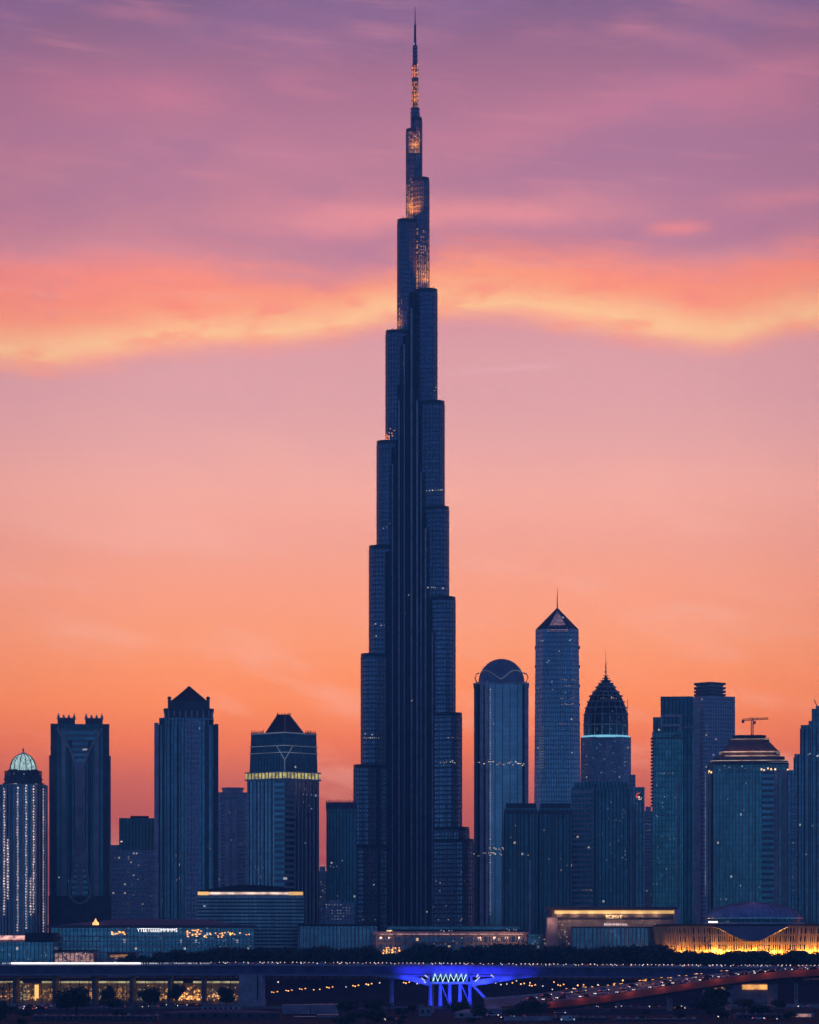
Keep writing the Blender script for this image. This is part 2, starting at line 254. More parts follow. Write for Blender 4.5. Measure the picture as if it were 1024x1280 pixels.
# ------------------------------------------------------------------ mesh helpers
class MB:
    def __init__(s): s.v = []; s.f = []; s.u = []; s.mi = []
    def face(s, pts, uvs=None, mi=0):
        i = len(s.v); s.v += pts; s.f.append(list(range(i, i+len(pts)))); s.u.append(uvs or [(0.0, 0.0)]*len(pts)); s.mi.append(mi)
    def prism(s, poly, z0, z1, poly2=None, cap=1, mi=0, bottom=True):
        p2 = poly2 or poly; n = len(poly); u = 0.0
        for i in range(n):
            a, b = poly[i], poly[(i+1) % n]; c, d = p2[(i+1) % n], p2[i]
            L = hypot(b[0]-a[0], b[1]-a[1])
            s.face([(a[0], a[1], z0), (b[0], b[1], z0), (c[0], c[1], z1), (d[0], d[1], z1)], [(u, z0), (u+L, z0), (u+L, z1), (u, z1)], mi)
            u += L
        s.face([(p[0], p[1], z1) for p in p2], None, cap)
        if bottom: s.face([(p[0], p[1], z0) for p in reversed(poly)], None, cap)
        return s
    def box(s, x0, x1, y0, y1, z0, z1, mi=0, cap=None):
        return s.prism([(x0, y0), (x1, y0), (x1, y1), (x0, y1)], z0, z1, mi=mi, cap=mi if cap is None else cap)
    def bands(s, poly, zs, h, off, mi=0):
        q = grow(poly, off)
        for z in zs: s.prism(q, z, z+h, mi=mi, cap=mi)
        return s
    def fins(s, poly, step, w, dep, z0, z1, front=False, mi=0):
        n = len(poly)
        for i in range(n):
            a, b = poly[i], poly[(i+1) % n]; L = hypot(b[0]-a[0], b[1]-a[1])
            if L < w*1.5: continue
            tx, ty = (b[0]-a[0])/L, (b[1]-a[1])/L; nx, ny = ty, -tx
            if front and ny > 0.2: continue
            m = max(1, int(round(L/step)))
            for j in range(m):
                c = L*(j+0.5)/m; x, y = a[0]+tx*c, a[1]+ty*c
                p = [(x-tx*w/2+nx*dep, y-ty*w/2+ny*dep), (x+tx*w/2+nx*dep, y+ty*w/2+ny*dep), (x+tx*w/2-nx*0.3, y+ty*w/2-ny*0.3), (x-tx*w/2-nx*0.3, y-ty*w/2-ny*0.3)]
                s.prism(p, z0, z1, mi=mi, cap=mi)
        return s
    def lathe(s, prof, n=32, cx=0, cy=0, mi=0, sy=1.0, flute=0.0):
        u = 0
        for (r0, z0), (r1, z1) in zip(prof, prof[1:]):
            for i in range(n):
                a, b = 2*pi*i/n, 2*pi*(i+1)/n
                fa = 1-flute*(i % 2); fb = 1-flute*((i+1) % 2)
                pts = [(cx+r0*fa*cos(a), cy+sy*r0*fa*sin(a), z0), (cx+r0*fb*cos(b), cy+sy*r0*fb*sin(b), z0), (cx+r1*fb*cos(b), cy+sy*r1*fb*sin(b), z1), (cx+r1*fa*cos(a), cy+sy*r1*fa*sin(a), z1)]
                s.face(pts, [(a*r0, z0), (b*r0, z0), (b*r0, z1), (a*r0, z1)], mi)
        return s
    def tube(s, path, r, n=6, mi=0, r1=None):
        rings = []
        for i, p in enumerate(path):
            a = path[max(0, i-1)]; b = path[min(len(path)-1, i+1)]
            d = [b[j]-a[j] for j in range(3)]; L = sqrt(sum(c*c for c in d)) or 1; d = [c/L for c in d]
            up = (0, 0, 1) if abs(d[2]) < 0.9 else (1, 0, 0)
            e = [d[1]*up[2]-d[2]*up[1], d[2]*up[0]-d[0]*up[2], d[0]*up[1]-d[1]*up[0]]
            L = sqrt(sum(c*c for c in e)); e = [c/L for c in e]
            g = [e[1]*d[2]-e[2]*d[1], e[2]*d[0]-e[0]*d[2], e[0]*d[1]-e[1]*d[0]]
            rr = r if r1 is None else r+(r1-r)*i/max(1, len(path)-1)
            rings.append([tuple(p[j]+rr*(cos(2*pi*k/n)*e[j]+sin(2*pi*k/n)*g[j]) for j in range(3)) for k in range(n)])
        for A, B in zip(rings, rings[1:]):
            for k in range(n): s.face([A[k], A[(k+1) % n], B[(k+1) % n], B[k]], None, mi)
        s.face(list(reversed(rings[0])), None, mi); s.face(rings[-1], None, mi)
        return s
    def mesh(s, name, mats, smooth=False):
        me = bpy.data.meshes.new(name); me.from_pydata(s.v, [], s.f)
        uv = me.uv_layers.new(name="UVMap"); flat = []
        for q in s.u:
            for a in q: flat += [a[0], a[1]]
        uv.data.foreach_set('uv', flat)
        for m in (mats if isinstance(mats, (list, tuple)) else [mats]): me.materials.append(MATS[m] if isinstance(m, str) else m)
        nm = len(me.materials)
        me.polygons.foreach_set('material_index', [min(i, nm-1) for i in s.mi])
        bm = bmesh.new(); bm.from_mesh(me); bmesh.ops.remove_doubles(bm, verts=bm.verts, dist=1e-4); bmesh.ops.recalc_face_normals(bm, faces=bm.faces); bm.to_mesh(me); bm.free()
        if smooth: me.polygons.foreach_set('use_smooth', [True]*len(me.polygons))
        me.update(); return me
    def build(s, name, mats, parent=None, smooth=False, loc=None):
        o = bpy.data.objects.new(name, s.mesh(name, mats, smooth)); COL.objects.link(o)
        if parent: o.parent = parent
        if loc: o.location = loc
        return o
def grow(poly, off):
    n = len(poly); out = []
    for i in range(n):
        p, a, b = poly[i], poly[i-1], poly[(i+1) % n]
        def nrm(u, v):
            L = hypot(v[0]-u[0], v[1]-u[1]) or 1; return ((v[1]-u[1])/L, -(v[0]-u[0])/L)
        n1, n2 = nrm(a, p), nrm(p, b); dd = 1+n1[0]*n2[0]+n1[1]*n2[1]
        dd = max(dd, 0.35)
        out.append((p[0]+off*(n1[0]+n2[0])/dd, p[1]+off*(n1[1]+n2[1])/dd))
    return out
def rect(x0, x1, y0, y1): return [(x0, y0), (x1, y0), (x1, y1), (x0, y1)]
def cham(x0, x1, y0, y1, c): return [(x0+c, y0), (x1-c, y0), (x1, y0+c), (x1, y1-c), (x1-c, y1), (x0+c, y1), (x0, y1-c), (x0, y0+c)]
def ell(cx, cy, rx, ry, n): return [(cx+rx*cos(2*pi*i/n-pi/2), cy+ry*sin(2*pi*i/n-pi/2)) for i in range(n)]
def diamond(cx, cy, hw, hd): return [(cx, cy-hd), (cx+hw, cy), (cx, cy+hd), (cx-hw, cy)]
def tag(o, label=None, cat=None, group=None, kind=None):
    if label: o['label'] = label
    if cat: o['category'] = cat
    if group: o['group'] = group
    if kind: o['kind'] = kind
    return o
def thing(name, label, cat, loc, rz=0, group=None):
    o = bpy.data.objects.new(name, None); COL.objects.link(o); o.location = loc; o.rotation_euler = (0, 0, rz); o.empty_display_size = 2
    return tag(o, label, cat, group)
def dup(root, loc, rz=0.0, label=None, group=None, sc=None):
    r = root.copy(); COL.objects.link(r); r.location = loc; r.rotation_euler = (0, 0, rz)
    if sc: r.scale = sc
    if label: r['label'] = label
    if group: r['group'] = group
    for ch in root.children:
        c = ch.copy(); COL.objects.link(c); c.parent = r
        for g in ch.children:
            e = g.copy(); COL.objects.link(e); e.parent = c
    return r
def WX(px, Y): return (px-512)*K*Y
def WZ(py, Y): return CZ+(HZ-py)*K*Y
class Bld:
    """a building: measured in photo pixels on its own plane at distance Y, built in metres"""
    def __init__(s, name, label, cat, cx, Y, base=None, group=None, turn=None):
        s.cx, s.Y, s.b = cx, Y, G if base is None else base; s.s = K*Y
        az_ = -atan2(WX(cx, Y), Y) if (Y >= 1700 if turn is None else turn) else 0.0     # fronts turned to the camera so orange-lit side walls stay hidden
        s.root = thing(name, label, cat, (WX(cx, Y), Y, s.b), az_, group)
    def x(s, px): return (px-s.cx)*s.s
    def z(s, py): return WZ(py, s.Y)-s.b
    def box(s, mb, x0, x1, yt, yb, y0, y1, mi=0, cap=None):
        return mb.box(s.x(x0), s.x(x1), y0, y1, max(0, s.z(yb)) if yb is not None else 0, s.z(yt), mi, cap)
    def part(s, name, mb, mats, parent=None, smooth=False): return mb.build(name, mats, parent or s.root, smooth)
    def lights(s, poly, pts, mat, w=1.3, h=1.5, name='lit_window'):
        mat = {'lamp_white': 'win_white', 'lamp_cool': 'win_cool', 'room_white': 'win_dim', 'room_dim': 'win_warm'}.get(mat, mat); w *= 0.7; h *= 0.66; key = (mat,)
        if key not in LM: LM[key] = MB().box(-0.5, 0.5, -0.09, 0.06, -0.5, 0.5).mesh('lit_window', mat)
        for px, py in pts:
            x, z = s.x(px), s.z(py)
            if z < 0.5: continue
            best = None
            for i in range(len(poly)):
                a, b = poly[i], poly[(i+1) % len(poly)]
                if b[0]-a[0] > 1e-3 and a[0] <= x <= b[0]:
                    f = (x-a[0])/(b[0]-a[0]); y = a[1]+f*(b[1]-a[1])
                    if best is None or y < best[0]: best = (y, atan2(b[1]-a[1], b[0]-a[0]))
            if best is None: continue
            o = bpy.data.objects.new(name, LM[key]); COL.objects.link(o); o.parent = s.root
            k = random.uniform(0.75, 1.15)
            o.location = (x, best[0], z); o.rotation_euler = (0, 0, best[1]); o.scale = (w*k, 1, h*random.uniform(0.75, 1.1))
LM = {}
def rnd(x0, x1, y0, y1, n): return [(random.uniform(x0, x1), random.uniform(y0, y1)) for _ in range(n)]
def row(x0, x1, y, n, p=0.8): return [(x0+(x1-x0)*(i+0.5)/n, y+random.choice((-1, 0, 0, 1))*0.6) for i in range(n) if random.random() < p]
def frange(a, b, st):
    out = []
    while a < b: out.append(a); a += st
    return out
def lamp(name, loc, col, power, parent=None, radius=0.5, spot=None, target=None):
    l = bpy.data.lights.new(name, 'SPOT' if spot else 'POINT'); l.color = col; l.energy = power; l.shadow_soft_size = radius
    o = bpy.data.objects.new(name, l); COL.objects.link(o); o.location = loc
    if parent: o.parent = parent
    if spot:
        l.spot_size = radians(spot); l.spot_blend = 0.7
        dx, dy, dz = [target[i]-loc[i] for i in range(3)]
        o.rotation_euler = (math.acos(-dz/sqrt(dx*dx+dy*dy+dz*dz)), 0, atan2(-dx, dy) if (dx or dy) else 0)
    return o
# ------------------------------------------------------------------ ground and air
def ground_mesh():
    mb = MB()
    prof = [(-1500, 0), (400, 0), (900, 0), (1150, 0), (1375, 0), (1440, G), (1800, G), (2600, G), (4000, G), (5600, G)]
    xs = [-3000+i*250 for i in range(25)]
    for (y0, z0), (y1, z1) in zip(prof, prof[1:]):
        for x0, x1 in zip(xs, xs[1:]):
            mb.face([(x0, y0, z0), (x1, y0, z0), (x1, y1, z1), (x0, y1, z1)])
    return mb
tag(ground_mesh().build('ground', 'asphalt'), kind='structure')
mb = MB()
mb.box(-3050, 3050, -1550, 5650, -1, 905)
hz = mb.build('haze', [])
hm = bpy.data.materials.new('haze_air'); hm.use_nodes = True; q = NT(hm.node_tree); q.n.clear()
pv = q.node('ShaderNodeVolumePrincipled'); pv.inputs['Color'].default_value = (0.13, 0.60, 1.0, 1); pv.inputs['Density'].default_value = AIR
pv.inputs['Anisotropy'].default_value = 0.0
q.l.new(pv.outputs[0], q.node('ShaderNodeOutputMaterial').inputs['Volume'])
hm.cycles.homogeneous_volume = True
hz.data.materials.clear(); hz.data.materials.append(hm); tag(hz, kind='stuff')

# ------------------------------------------------------------------ the tall stepped tower
TY = 2500
T = Bld('stepped_skyscraper', 'tallest tower, dark stepped skyscraper tapering to a needle spire with orange lit setbacks', 'skyscraper', 519, TY)
def tz(py, y): return CZ+(HZ-py)*K*(TY+y)-G
ANG = radians(30)
def section(side, edge, top, t, ln, mat='tower_skin', front=None):
    tx = abs(edge-519)*T.s
    L = (tx-t)/cos(ANG)+t
    d = (side*cos(ANG), -sin(ANG)); nrm = (-d[1], d[0])
    a = max(L-ln, -1.0)
    pts = [(a*d[0]+t*nrm[0]*q_, a*d[1]+t*nrm[1]*q_) for q_ in (1, -1)]
    cx, cy = (L-t)*d[0], (L-t)*d[1]
    base = atan2(d[1], d[0])
    nose = [(cx+t*cos(base+u), cy+t*sin(base+u)) for u in [(-pi/2+pi*i/10) for i in range(11)]]
    poly = [pts[0], pts[1]]+nose      # counter-clockwise seen from above
    z = tz(top, -L*sin(ANG))
    mb = MB(); mb.prism(poly, 0, z)
    o = T.part('tower_section', mb, [mat, 'roof_dark'])
    rail = MB(); rail.prism(grow(poly, 0.25), z-2.2, z+0.9, cap=0)
    led = MB(); led.bands(poly, frange(max(5, z-430), z-3, 7.8), 0.55, 0.28)
    T.part('floor_ledge', led, 'stone_dark', o); T.part('parapet', rail, 'steel_dark', o)
    fn = MB(); fn.fins(poly, 4.2, 0.45, 0.5, 0, z-2.2, front=True)
    T.part('fin', fn, 'steel', o)
    return poly, z, L
LS = [(508, 162, 4.9), (497, 275, 7.2), (482.5, 414, 8.0), (471.5, 552, 8.6), (462, 683, 9.2), (452, 818, 9.8), (443, 957, 10.4), (435.5, 1057, 11.0)]
RS = [(527.5, 148, 4.2), (536.5, 223, 6.4), (546.5, 362, 7.7), (555.5, 502, 8.3), (561, 634, 8.9), (569, 747, 9.5), (577, 892, 10.1), (586, 1035, 10.7), (591.5, 1050, 11.3)]
secs = {}
for e_, tp, th in LS: secs[e_] = section(-1, e_, tp, th, 30)
for e_, tp, th in RS: secs[e_] = section(1, e_, tp, th, 30)
# rear wing and core
core = MB(); core.prism(ell(0, 2, 9.0, 9.0, 12), 0, tz(300, 0)); core.prism(ell(0, 1, 5.2, 5.2, 12), tz(300, 0), tz(172, 0))
T.part('core', core, ['tower_skin', 'roof_dark'])
rear = MB(); 
for L_, tp in ((24, 470), (38, 720), (52, 940)): rear.prism(rect(-8.5-L_*.02, 8.5+L_*.02, 2, L_), 0, tz(tp, 20))
T.part('rear_wing', rear, ['tower_skin', 'roof_dark'])
# tube columns standing in the front valley
for px, tp, r in ((474, 960, 1.7), (487, 690, 2.1), (494, 560, 1.9), (502, 480, 2.0), (509, 420, 2.1), (516.5, 366, 2.2), (522.5, 505, 2.0), (530, 640, 2.0), (537, 752, 1.9)):
    ox = (px-519)*T.s; yf = -abs(ox)*0.577-9.6/0.866-(1.2 if abs(ox) > 10 else 0.2)
    mb = MB(); mb.lathe([(r, 0), (r, tz(tp, yf)), (0.02, tz(tp, yf)+1.2)], 12, ox, yf)
    T.part('tube_column', mb, 'steel_dark', smooth=True)
for px, tp, r in ((474, 975, .6), (486.5, 700, .75), (491, 580, .5), (499, 500, .6), (505.5, 430, .55), (514.5, 385, .7), (521.5, 500, .75), (526.5, 590, .5), (532, 660, .65), (540.5, 790, .6)):
    ox = (px-519)*T.s; yf = -abs(ox)*0.577-9.6/0.866-2.6
    mb = MB(); mb.box(ox-r, ox+r, yf, yf+3.0, 0, tz(tp, yf)); T.part('bright_fin', mb, 'stone_mid')
# spire
sp_ = MB(); sp_.lathe([(4.1, tz(172, 0)), (3.9, tz(137, 0)), (3.0, tz(136, 0)), (2.6, tz(82, 0)), (2.2, tz(81, 0)), (2.0, tz(57, 0)), (1.15, tz(56, 0)), (0.95, tz(31, 0)), (0.5, tz(30, 0)), (0.22, tz(9, 0)), (0.02, tz(7.5, 0))], 14)
spire = T.part('spire', sp_, 'tower_skin')
lt = MB()
for z in frange(tz(146, 0), tz(58, 0), 3.3):
    r = 4.15 if z < tz(136, 0) else (3.15 if z < tz(82, 0) else 2.4)
    lt.prism(ell(0, 0, r, r, 14), z, z+0.5, cap=0)
lt.fins(ell(0, 0, 2.9, 2.9, 8), 3, 0.35, 0.4, tz(136, 0), tz(82, 0))
T.part('spire_lattice', lt, 'steel', spire)
# a few mechanical masts on the setbacks
for e_ in (497, 482.5, 546.5, 555.5, 527.5):
    poly, z, L = secs[e_]
    for k in range(3):
        ms = MB(); p = poly[3+k*3]; ms.box(p[0]*0.95-0.2, p[0]*0.95+0.2, p[1]*0.95-0.2, p[1]*0.95+0.2, z, z+random.uniform(1.5, 3.6)); T.part('mast', ms, 'steel_dark')
# warm uplights standing on the setback terraces
def up(px, py, yoff, power, toward, spot=70):
    x = (px-519)*T.s; z = tz(py, yoff)
    lamp('terrace_uplight', (x, yoff, z), (1, 0.30, 0.04), power*2.6, T.root, 1.5, spot, toward)
for px, py, yo, tpx, tpy, pw in ((513, 272, -16, 516, 248, 30000), (519, 272, -16, 520, 245, 24000), (532, 358, -18, 532, 330, 22000), (535, 358, -14, 534.5, 325, 16000), (496, 412, -14, 500, 392, 9000), (500, 412, -17, 501, 394, 4000),
                                  (517, 188, -11, 519, 170, 9000), (522, 188, -11, 521, 165, 9000), (518, 133, -9, 519.5, 108, 12000), (522, 133, -9, 521, 100, 12000), (519, 96, -7, 520, 84, 4000), (484, 549, -16, 487, 542, 2500)):
    up(px, py, yo, pw, ((tpx-519)*T.s, yo*0.35, tz(tpy, 0)))
# amber panes above the setbacks, thinned upward to draw the uplights' fade as emission
def panes(poly, xr, y0, y1, pr, dens, mat='lamp_orange', par=None, name='uplight_fade_lattice', su=1.15, sz=1.35):
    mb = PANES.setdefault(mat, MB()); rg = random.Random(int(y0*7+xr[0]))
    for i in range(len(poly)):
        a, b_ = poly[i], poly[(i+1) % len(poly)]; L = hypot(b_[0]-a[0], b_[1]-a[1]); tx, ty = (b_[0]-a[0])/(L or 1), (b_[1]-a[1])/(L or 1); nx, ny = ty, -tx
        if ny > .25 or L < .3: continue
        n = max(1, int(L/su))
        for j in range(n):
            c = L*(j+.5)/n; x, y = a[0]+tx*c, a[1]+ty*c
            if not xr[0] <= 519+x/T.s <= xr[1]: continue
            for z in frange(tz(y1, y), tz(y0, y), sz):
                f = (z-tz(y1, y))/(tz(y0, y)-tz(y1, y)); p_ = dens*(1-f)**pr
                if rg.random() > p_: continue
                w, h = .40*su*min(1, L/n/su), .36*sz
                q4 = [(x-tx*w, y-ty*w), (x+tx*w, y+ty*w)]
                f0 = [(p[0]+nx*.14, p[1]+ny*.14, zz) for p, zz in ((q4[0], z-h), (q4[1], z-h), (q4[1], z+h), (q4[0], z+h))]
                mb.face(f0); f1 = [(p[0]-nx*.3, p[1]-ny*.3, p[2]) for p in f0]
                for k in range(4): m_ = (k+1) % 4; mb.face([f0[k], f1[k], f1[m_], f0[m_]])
PANES = {}
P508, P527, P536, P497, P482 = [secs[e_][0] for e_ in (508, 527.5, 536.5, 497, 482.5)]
panes(P508, (507, 525), 222, 275, .7, 1.25, 'amber_uplight_glow'); panes(P527, (513, 525), 230, 275, .8, 1.1, 'amber_uplight_glow')
panes(P508, (511, 523), 164, 190, .5, 1.1, 'amber_uplight_glow'); panes(P527, (513, 525), 160, 190, .5, 1.0, 'amber_uplight_glow')
panes(P536, (520, 537), 284, 361, .9, 1.3, 'amber_uplight_glow'); panes(P497, (496, 504), 366, 413, 1.0, 1.1, 'amber_uplight_glow'); panes(P482, (482, 490), 540, 553, .8, .55, 'ember_uplight_glow')
panes(ell(0, 0, 3.05, 3.05, 10), (500, 540), 101, 133, .3, 1.1, 'amber_uplight_glow', su=1.0, sz=1.2); panes(ell(0, 0, 2.9, 2.9, 10), (500, 540), 80, 96, .3, 1.0, 'ember_uplight_glow', su=1.0, sz=1.2)
for m_, mb in PANES.items(): T.part('uplight_fade_lattice', mb, m_)['kind'] = 'stuff'
# lit rooms on the tower
def tl(e_, pts, mat='lamp_white', w=1.3, h=1.3): T.lights(secs[e_][0], pts, mat, w, h)
tl(452, row(455, 475, 925.5, 8)+row(456, 470, 921, 5, .5)); tl(577, row(549, 569, 955.5, 8)+[(571, 924), (566, 925), (560, 925)])
tl(555.5, row(524, 550, 617, 7, .5)); tl(561, row(527, 545, 738, 8)+[(551, 617), (553, 617)]); tl(471.5, [(480, 665), (484, 663), (488, 659), (491, 662)])
tl(462, row(466, 482, 786, 5)+[(470, 784), (468, 799), (471, 799)]); tl(591.5, [(543, 1094), (552, 1052), (560, 1150), (548, 1150), (575, 1151), (546, 1053)]+rnd(540, 590, 1060, 1150, 8), w=1.1, h=1.1)
tl(435.5, [(468, 1107), (455, 1150), (444, 1120), (470, 1150)], w=1.1); tl(546.5, [(543, 491), (545, 487), (517, 451), (516, 463)])
tl(482.5, [(487, 545), (490, 546), (488, 540), (493, 543), (485, 549), (491, 549), (508, 455), (505, 459)], 'lamp_orange', 1.2, 1.2)
core_front = [(-60, -18.5), (60, -18.5), (60, 0), (-60, 0)]
T.lights(core_front, [(501, 990), (511, 747), (515, 878), (506, 770), (501, 1025)], 'lamp_white', 1.4, 1.4)

# ------------------------------------------------------------------ left group
b = Bld('domed_tower', 'tower with a pale mint lit dome and dotted vertical strings of light at far left', 'skyscraper', 29, 2050)
s = b.s; pl = cham(b.x(-1), b.x(58.5), 0, 34, 9)
body = b.part('glass_facade', MB().prism(pl, 0, b.z(980)), ['glass_navy', 'roof_dark'])
b.part('fin', MB().fins(pl, 3.4, 0.8, 0.7, 0, b.z(981), True), 'stone_mid', body)
mb = MB(); cy = 17
for r, y0, y1 in ((26.0, 981, 977.5), (23.5, 977.5, 972), (22.5, 972, 967.5), (20.0, 967.5, 961.5)): mb.prism(ell(0, cy, r*s, r*s*.62, 20), b.z(y0), b.z(y1))
for r, y in ((24.6, 973.6), (23.4, 968.5), (18.6, 962.0)): mb.prism(ell(0, cy, r*s, r*s*.62, 20), b.z(y), b.z(y)+0.9)
mb.fins(ell(0, cy, 22.7*s, 22.7*s*.62, 20), 3.6, 0.7, 0.6, b.z(979), b.z(962))
b.part('drum', mb, ['stone_dark', 'roof_dark'])
dome = [(16.6*s*cos(a)**0.9, b.z(961.5)+21*s*sin(a)) for a in [i*pi/2/9 for i in range(10)]]; dome[-1] = (0.05, dome[-1][1])
d_ = b.part('dome', MB().lathe(dome, 26, 0, cy, sy=.75, flute=0.07), 'mint_panel')
rb = MB()
for i in range(13):
    a = 2*pi*i/13+.1; rb.tube([(r*1.02*cos(a), cy+.75*r*1.02*sin(a), z) for r, z in dome], 0.28, 4)
b.part('dome_rib', rb, 'steel_dark', d_)
b.part('finial', MB().lathe([(2.2, b.z(941)), (2.2, b.z(939.5)), (0.7, b.z(939)), (0.5, b.z(936)), (0.9, b.z(935.5)), (0.05, b.z(933))], 10, 0, cy), ['steel_bright'])
for px, n, y0 in ((5.5, 46, 986), (10, 22, 1050), (22, 52, 985), (32.5, 52, 982), (42, 46, 983), (54, 52, 986), (38, 14, 1098)):
    mb = MB(); X = b.x(px)
    yf = min(max(0, 9-(px+1)*s), 9) if px < 20 else max(0, 9-(58.5-px)*s)
    for i in range(n):
        z = b.z(y0)-i*3.55*(1160-985)/176*0.56
        if z < 6: break
        jx = random.uniform(-.25, .25); e_ = random.uniform(.25, .46)
        mb.box(X+jx-e_, X+jx+e_, yf-1.3, yf-0.72, z-e_, z+e_)
    b.part('light_string', mb, 'lamp_pink')
b.lights(ell(0, cy, 23.6*s, 23.6*s*.62, 20), [(16, 973), (26.5, 973), (36, 973), (44, 972.5), (12, 966.5), (18, 966), (30, 966.5), (39, 966), (33, 981)], 'lamp_cool', 1.0, 1.2)
b.lights(ell(0, cy, 26.3*s, 26.3*s*.62, 20), [(17, 980), (20, 979.2), (23, 980), (42, 980), (45, 979.5), (10, 980.5), (49, 980.5), (33, 980.5), (14, 980), (25.5, 980.5)], 'band_warm', 2.4, 1.6)

b = Bld('crowned_tower', 'dark tower with two spiked crowns and a recessed middle notch beside the mint dome', 'skyscraper', 100, 2100)
s = b.s; pl = cham(b.x(63.5), b.x(136.5), 0, 34, 4); lo = cham(b.x(61.5), b.x(138.5), 1.0, 33, 3)
body = b.part('glass_facade', MB().prism(pl, 0, b.z(905)).prism(lo, 0, b.z(944)), ['glass_dark', 'roof_dark'])
for x0, x1, yt, m in ((63.5, 71, 905, 0), (77, 82, 912, 1), (86, 90, 926, 0), (110, 114, 926, 0), (118, 123, 912, 1), (129, 136.5, 905, 0), (96, 104, 952, 1)):
    mb = MB(); b.box(mb, x0, x1, yt, 1119 if x0 > 80 and x0 < 116 else None, -1.6, 1.2); b.part('pilaster', mb, 'stone_dark' if m == 0 else 'stone_mid', body)
mb = MB()
for sx in (-1, 1):
    for x0, y0, x1, y1 in ((28, 911, 12, 938), (12, 938, 5, 956), (5, 956, 4, 1040), (4, 1040, 7, 1085), (7, 1085, 14, 1118)):
        p = [(sx*x0*s, y0), (sx*x1*s, y1)]
        mb.tube([(p[0][0], -2.0, b.z(y0)), (p[1][0], -2.0, b.z(y1))], 1.0, 6)
b.part('hourglass_frame', mb, 'stone_mid')
mb = MB(); f = lambda w, y: [(-w*s, -1.0), (w*s, -1.0), (w*s, 1), (-w*s, 1)]
for (w0, y0), (w1, y1) in (((14, 1118), (7, 1085)), ((7, 1085), (4, 1040)), ((4, 1040), (4, 958)), ((4, 958), (11, 938)), ((11, 938), (26, 912))):
    mb.prism(f(w0, 0), b.z(y0), b.z(y1), f(w1, 0))
b.part('centre_bay', mb, ['bands_blue', 'roof_dark'])
for c in (83, 117.5):
    mb = MB(); w = 10.8; x0, x1 = b.x(c-w), b.x(c+w)
    mb.box(x0, x1, 0.5, 14, b.z(905.5), b.z(899)); mb.box(x0+1.2, x1-1.2, 1.5, 13, b.z(899), b.z(897.2))
    cr = b.part('crown', mb, 'stone_dark')
    sp2 = MB()
    for i in range(4):
        X = x0+0.6+(x1-x0-1.2)*i/3
        for yy_ in (1.2, 13): sp2.lathe([(1.15, b.z(898)), (0.95, b.z(896)), (0.12, b.z(891.4 if i in (0, 3) else 893))], 6, X, yy_)
    b.part('spike', sp2, 'stone_mid', cr)
mb = MB(); b.box(mb, 72, 128, 909, 915, 2, 10); b.part('notch_beam', mb, 'stone_dark')
mb = MB(); b.box(mb, 61, 139, 1120, None, -3.5, 2); 
for px in (66, 75, 86, 100, 114, 125, 134): b.box(mb, px-1.2, px+1.2, 1122, None, -4.5, -2)
b.part('podium', mb, 'stone_dark')
mb = MB(); mb.tube([(-13*s, -3.9, b.z(1119)), (-8*s, -4.2, b.z(1127)), (0, -4.3, b.z(1130)), (8*s, -4.2, b.z(1127)), (13*s, -3.9, b.z(1119))], 0.9, 6); b.part('arch', mb, 'stone_mid')
b.lights(pl, [(121, 950), (121, 1010), (122, 1030), (121, 1043), (105, 965), (105, 975), (70, 970), (74, 1097), (86, 1101)], 'lamp_cool', 1.2, 1.4)

b = Bld('office_block', 'pale gridded block with a dark box on top, between crowned tower and pyramid tower', 'building', 165, 2300)
pl = rect(b.x(136), b.x(196), 0, 30)
b.part('glass_facade', MB().prism(pl, 0, b.z(1063)), ['stone_grid', 'roof_mauve'])
mb = MB(); b.box(mb, 149, 193, 1022.5, 1064, 2, 26); u_ = b.part('upper_box', mb, ['glass_dark', 'roof_dark'])
mb = MB(); b.box(mb, 163, 186, 1019.5, 1022.5, 6, 20); b.part('roof_plant', mb, 'steel_dark', u_)
mb = MB(); b.box(mb, 136, 149, 1056, 1063, 6, 22); b.part('stair_head', mb, 'stone_mid')
for px in (160, 167, 174, 181): 
    mb = MB()
    for y in frange(1076, 1142, 4.6): b.box(mb, px, px+3.4, y, y+2.2, -0.9, 0.4)
    b.part('balcony_stack', mb, 'stone_pale')
b.lights(pl, rnd(140, 190, 1070, 1145, 14), 'room_dim', 1.2, 1.2); b.lights(rect(b.x(149), b.x(193), 2, 26), [(152, 1052)], 'lamp_pink', 2.2, 1.4)

b = Bld('pyramid_roof_tower', 'tall tower with stepped shoulders and a dark pyramid roof, left of the gold banded tower', 'skyscraper', 233, 2000)
s = b.s; pl = cham(b.x(193), b.x(273), 0, 40, 3.5); up_ = cham(b.x(199), b.x(267), 1.5, 38, 3)
body = b.part('glass_facade', MB().prism(pl, 0, b.z(906)).prism(up_, b.z(906), b.z(897)), ['glass_navy', 'roof_dark'])
for x0, x1, m, yt in ((193, 198.5, 'stone_mid', 904), (232, 239, 'stone_grid', 900), (239.5, 250, 'stone_grid', 900), (268, 273, 'stone_dark', 905), (203, 206, 'stone_dark', 900), (212, 214.5, 'stone_dark', 900), (222, 224, 'stone_dark', 900), (257, 260, 'stone_dark', 900)):
    mb = MB(); b.box(mb, x0, x1, yt, None, -1.5, 1); b.part('pilaster', mb, m, body)
mb = MB(); mb.prism(cham(b.x(205.5), b.x(266.5), 3, 36, 3), b.z(898), b.z(886)); mb.prism(cham(b.x(204.5), b.x(267.5), 2.4, 36.6, 3), b.z(887.6), b.z(885)); mb.prism(cham(b.x(205), b.x(267), 2.6, 36.4, 3), b.z(898.2), b.z(896))
tier = b.part('crown_tier', mb, 'stone_dark')
b.part('fin', MB().fins(rect(b.x(207), b.x(265), 3, 36), 4.0, 1.1, 0.9, b.z(896), b.z(888)), 'stone_mid', tier)
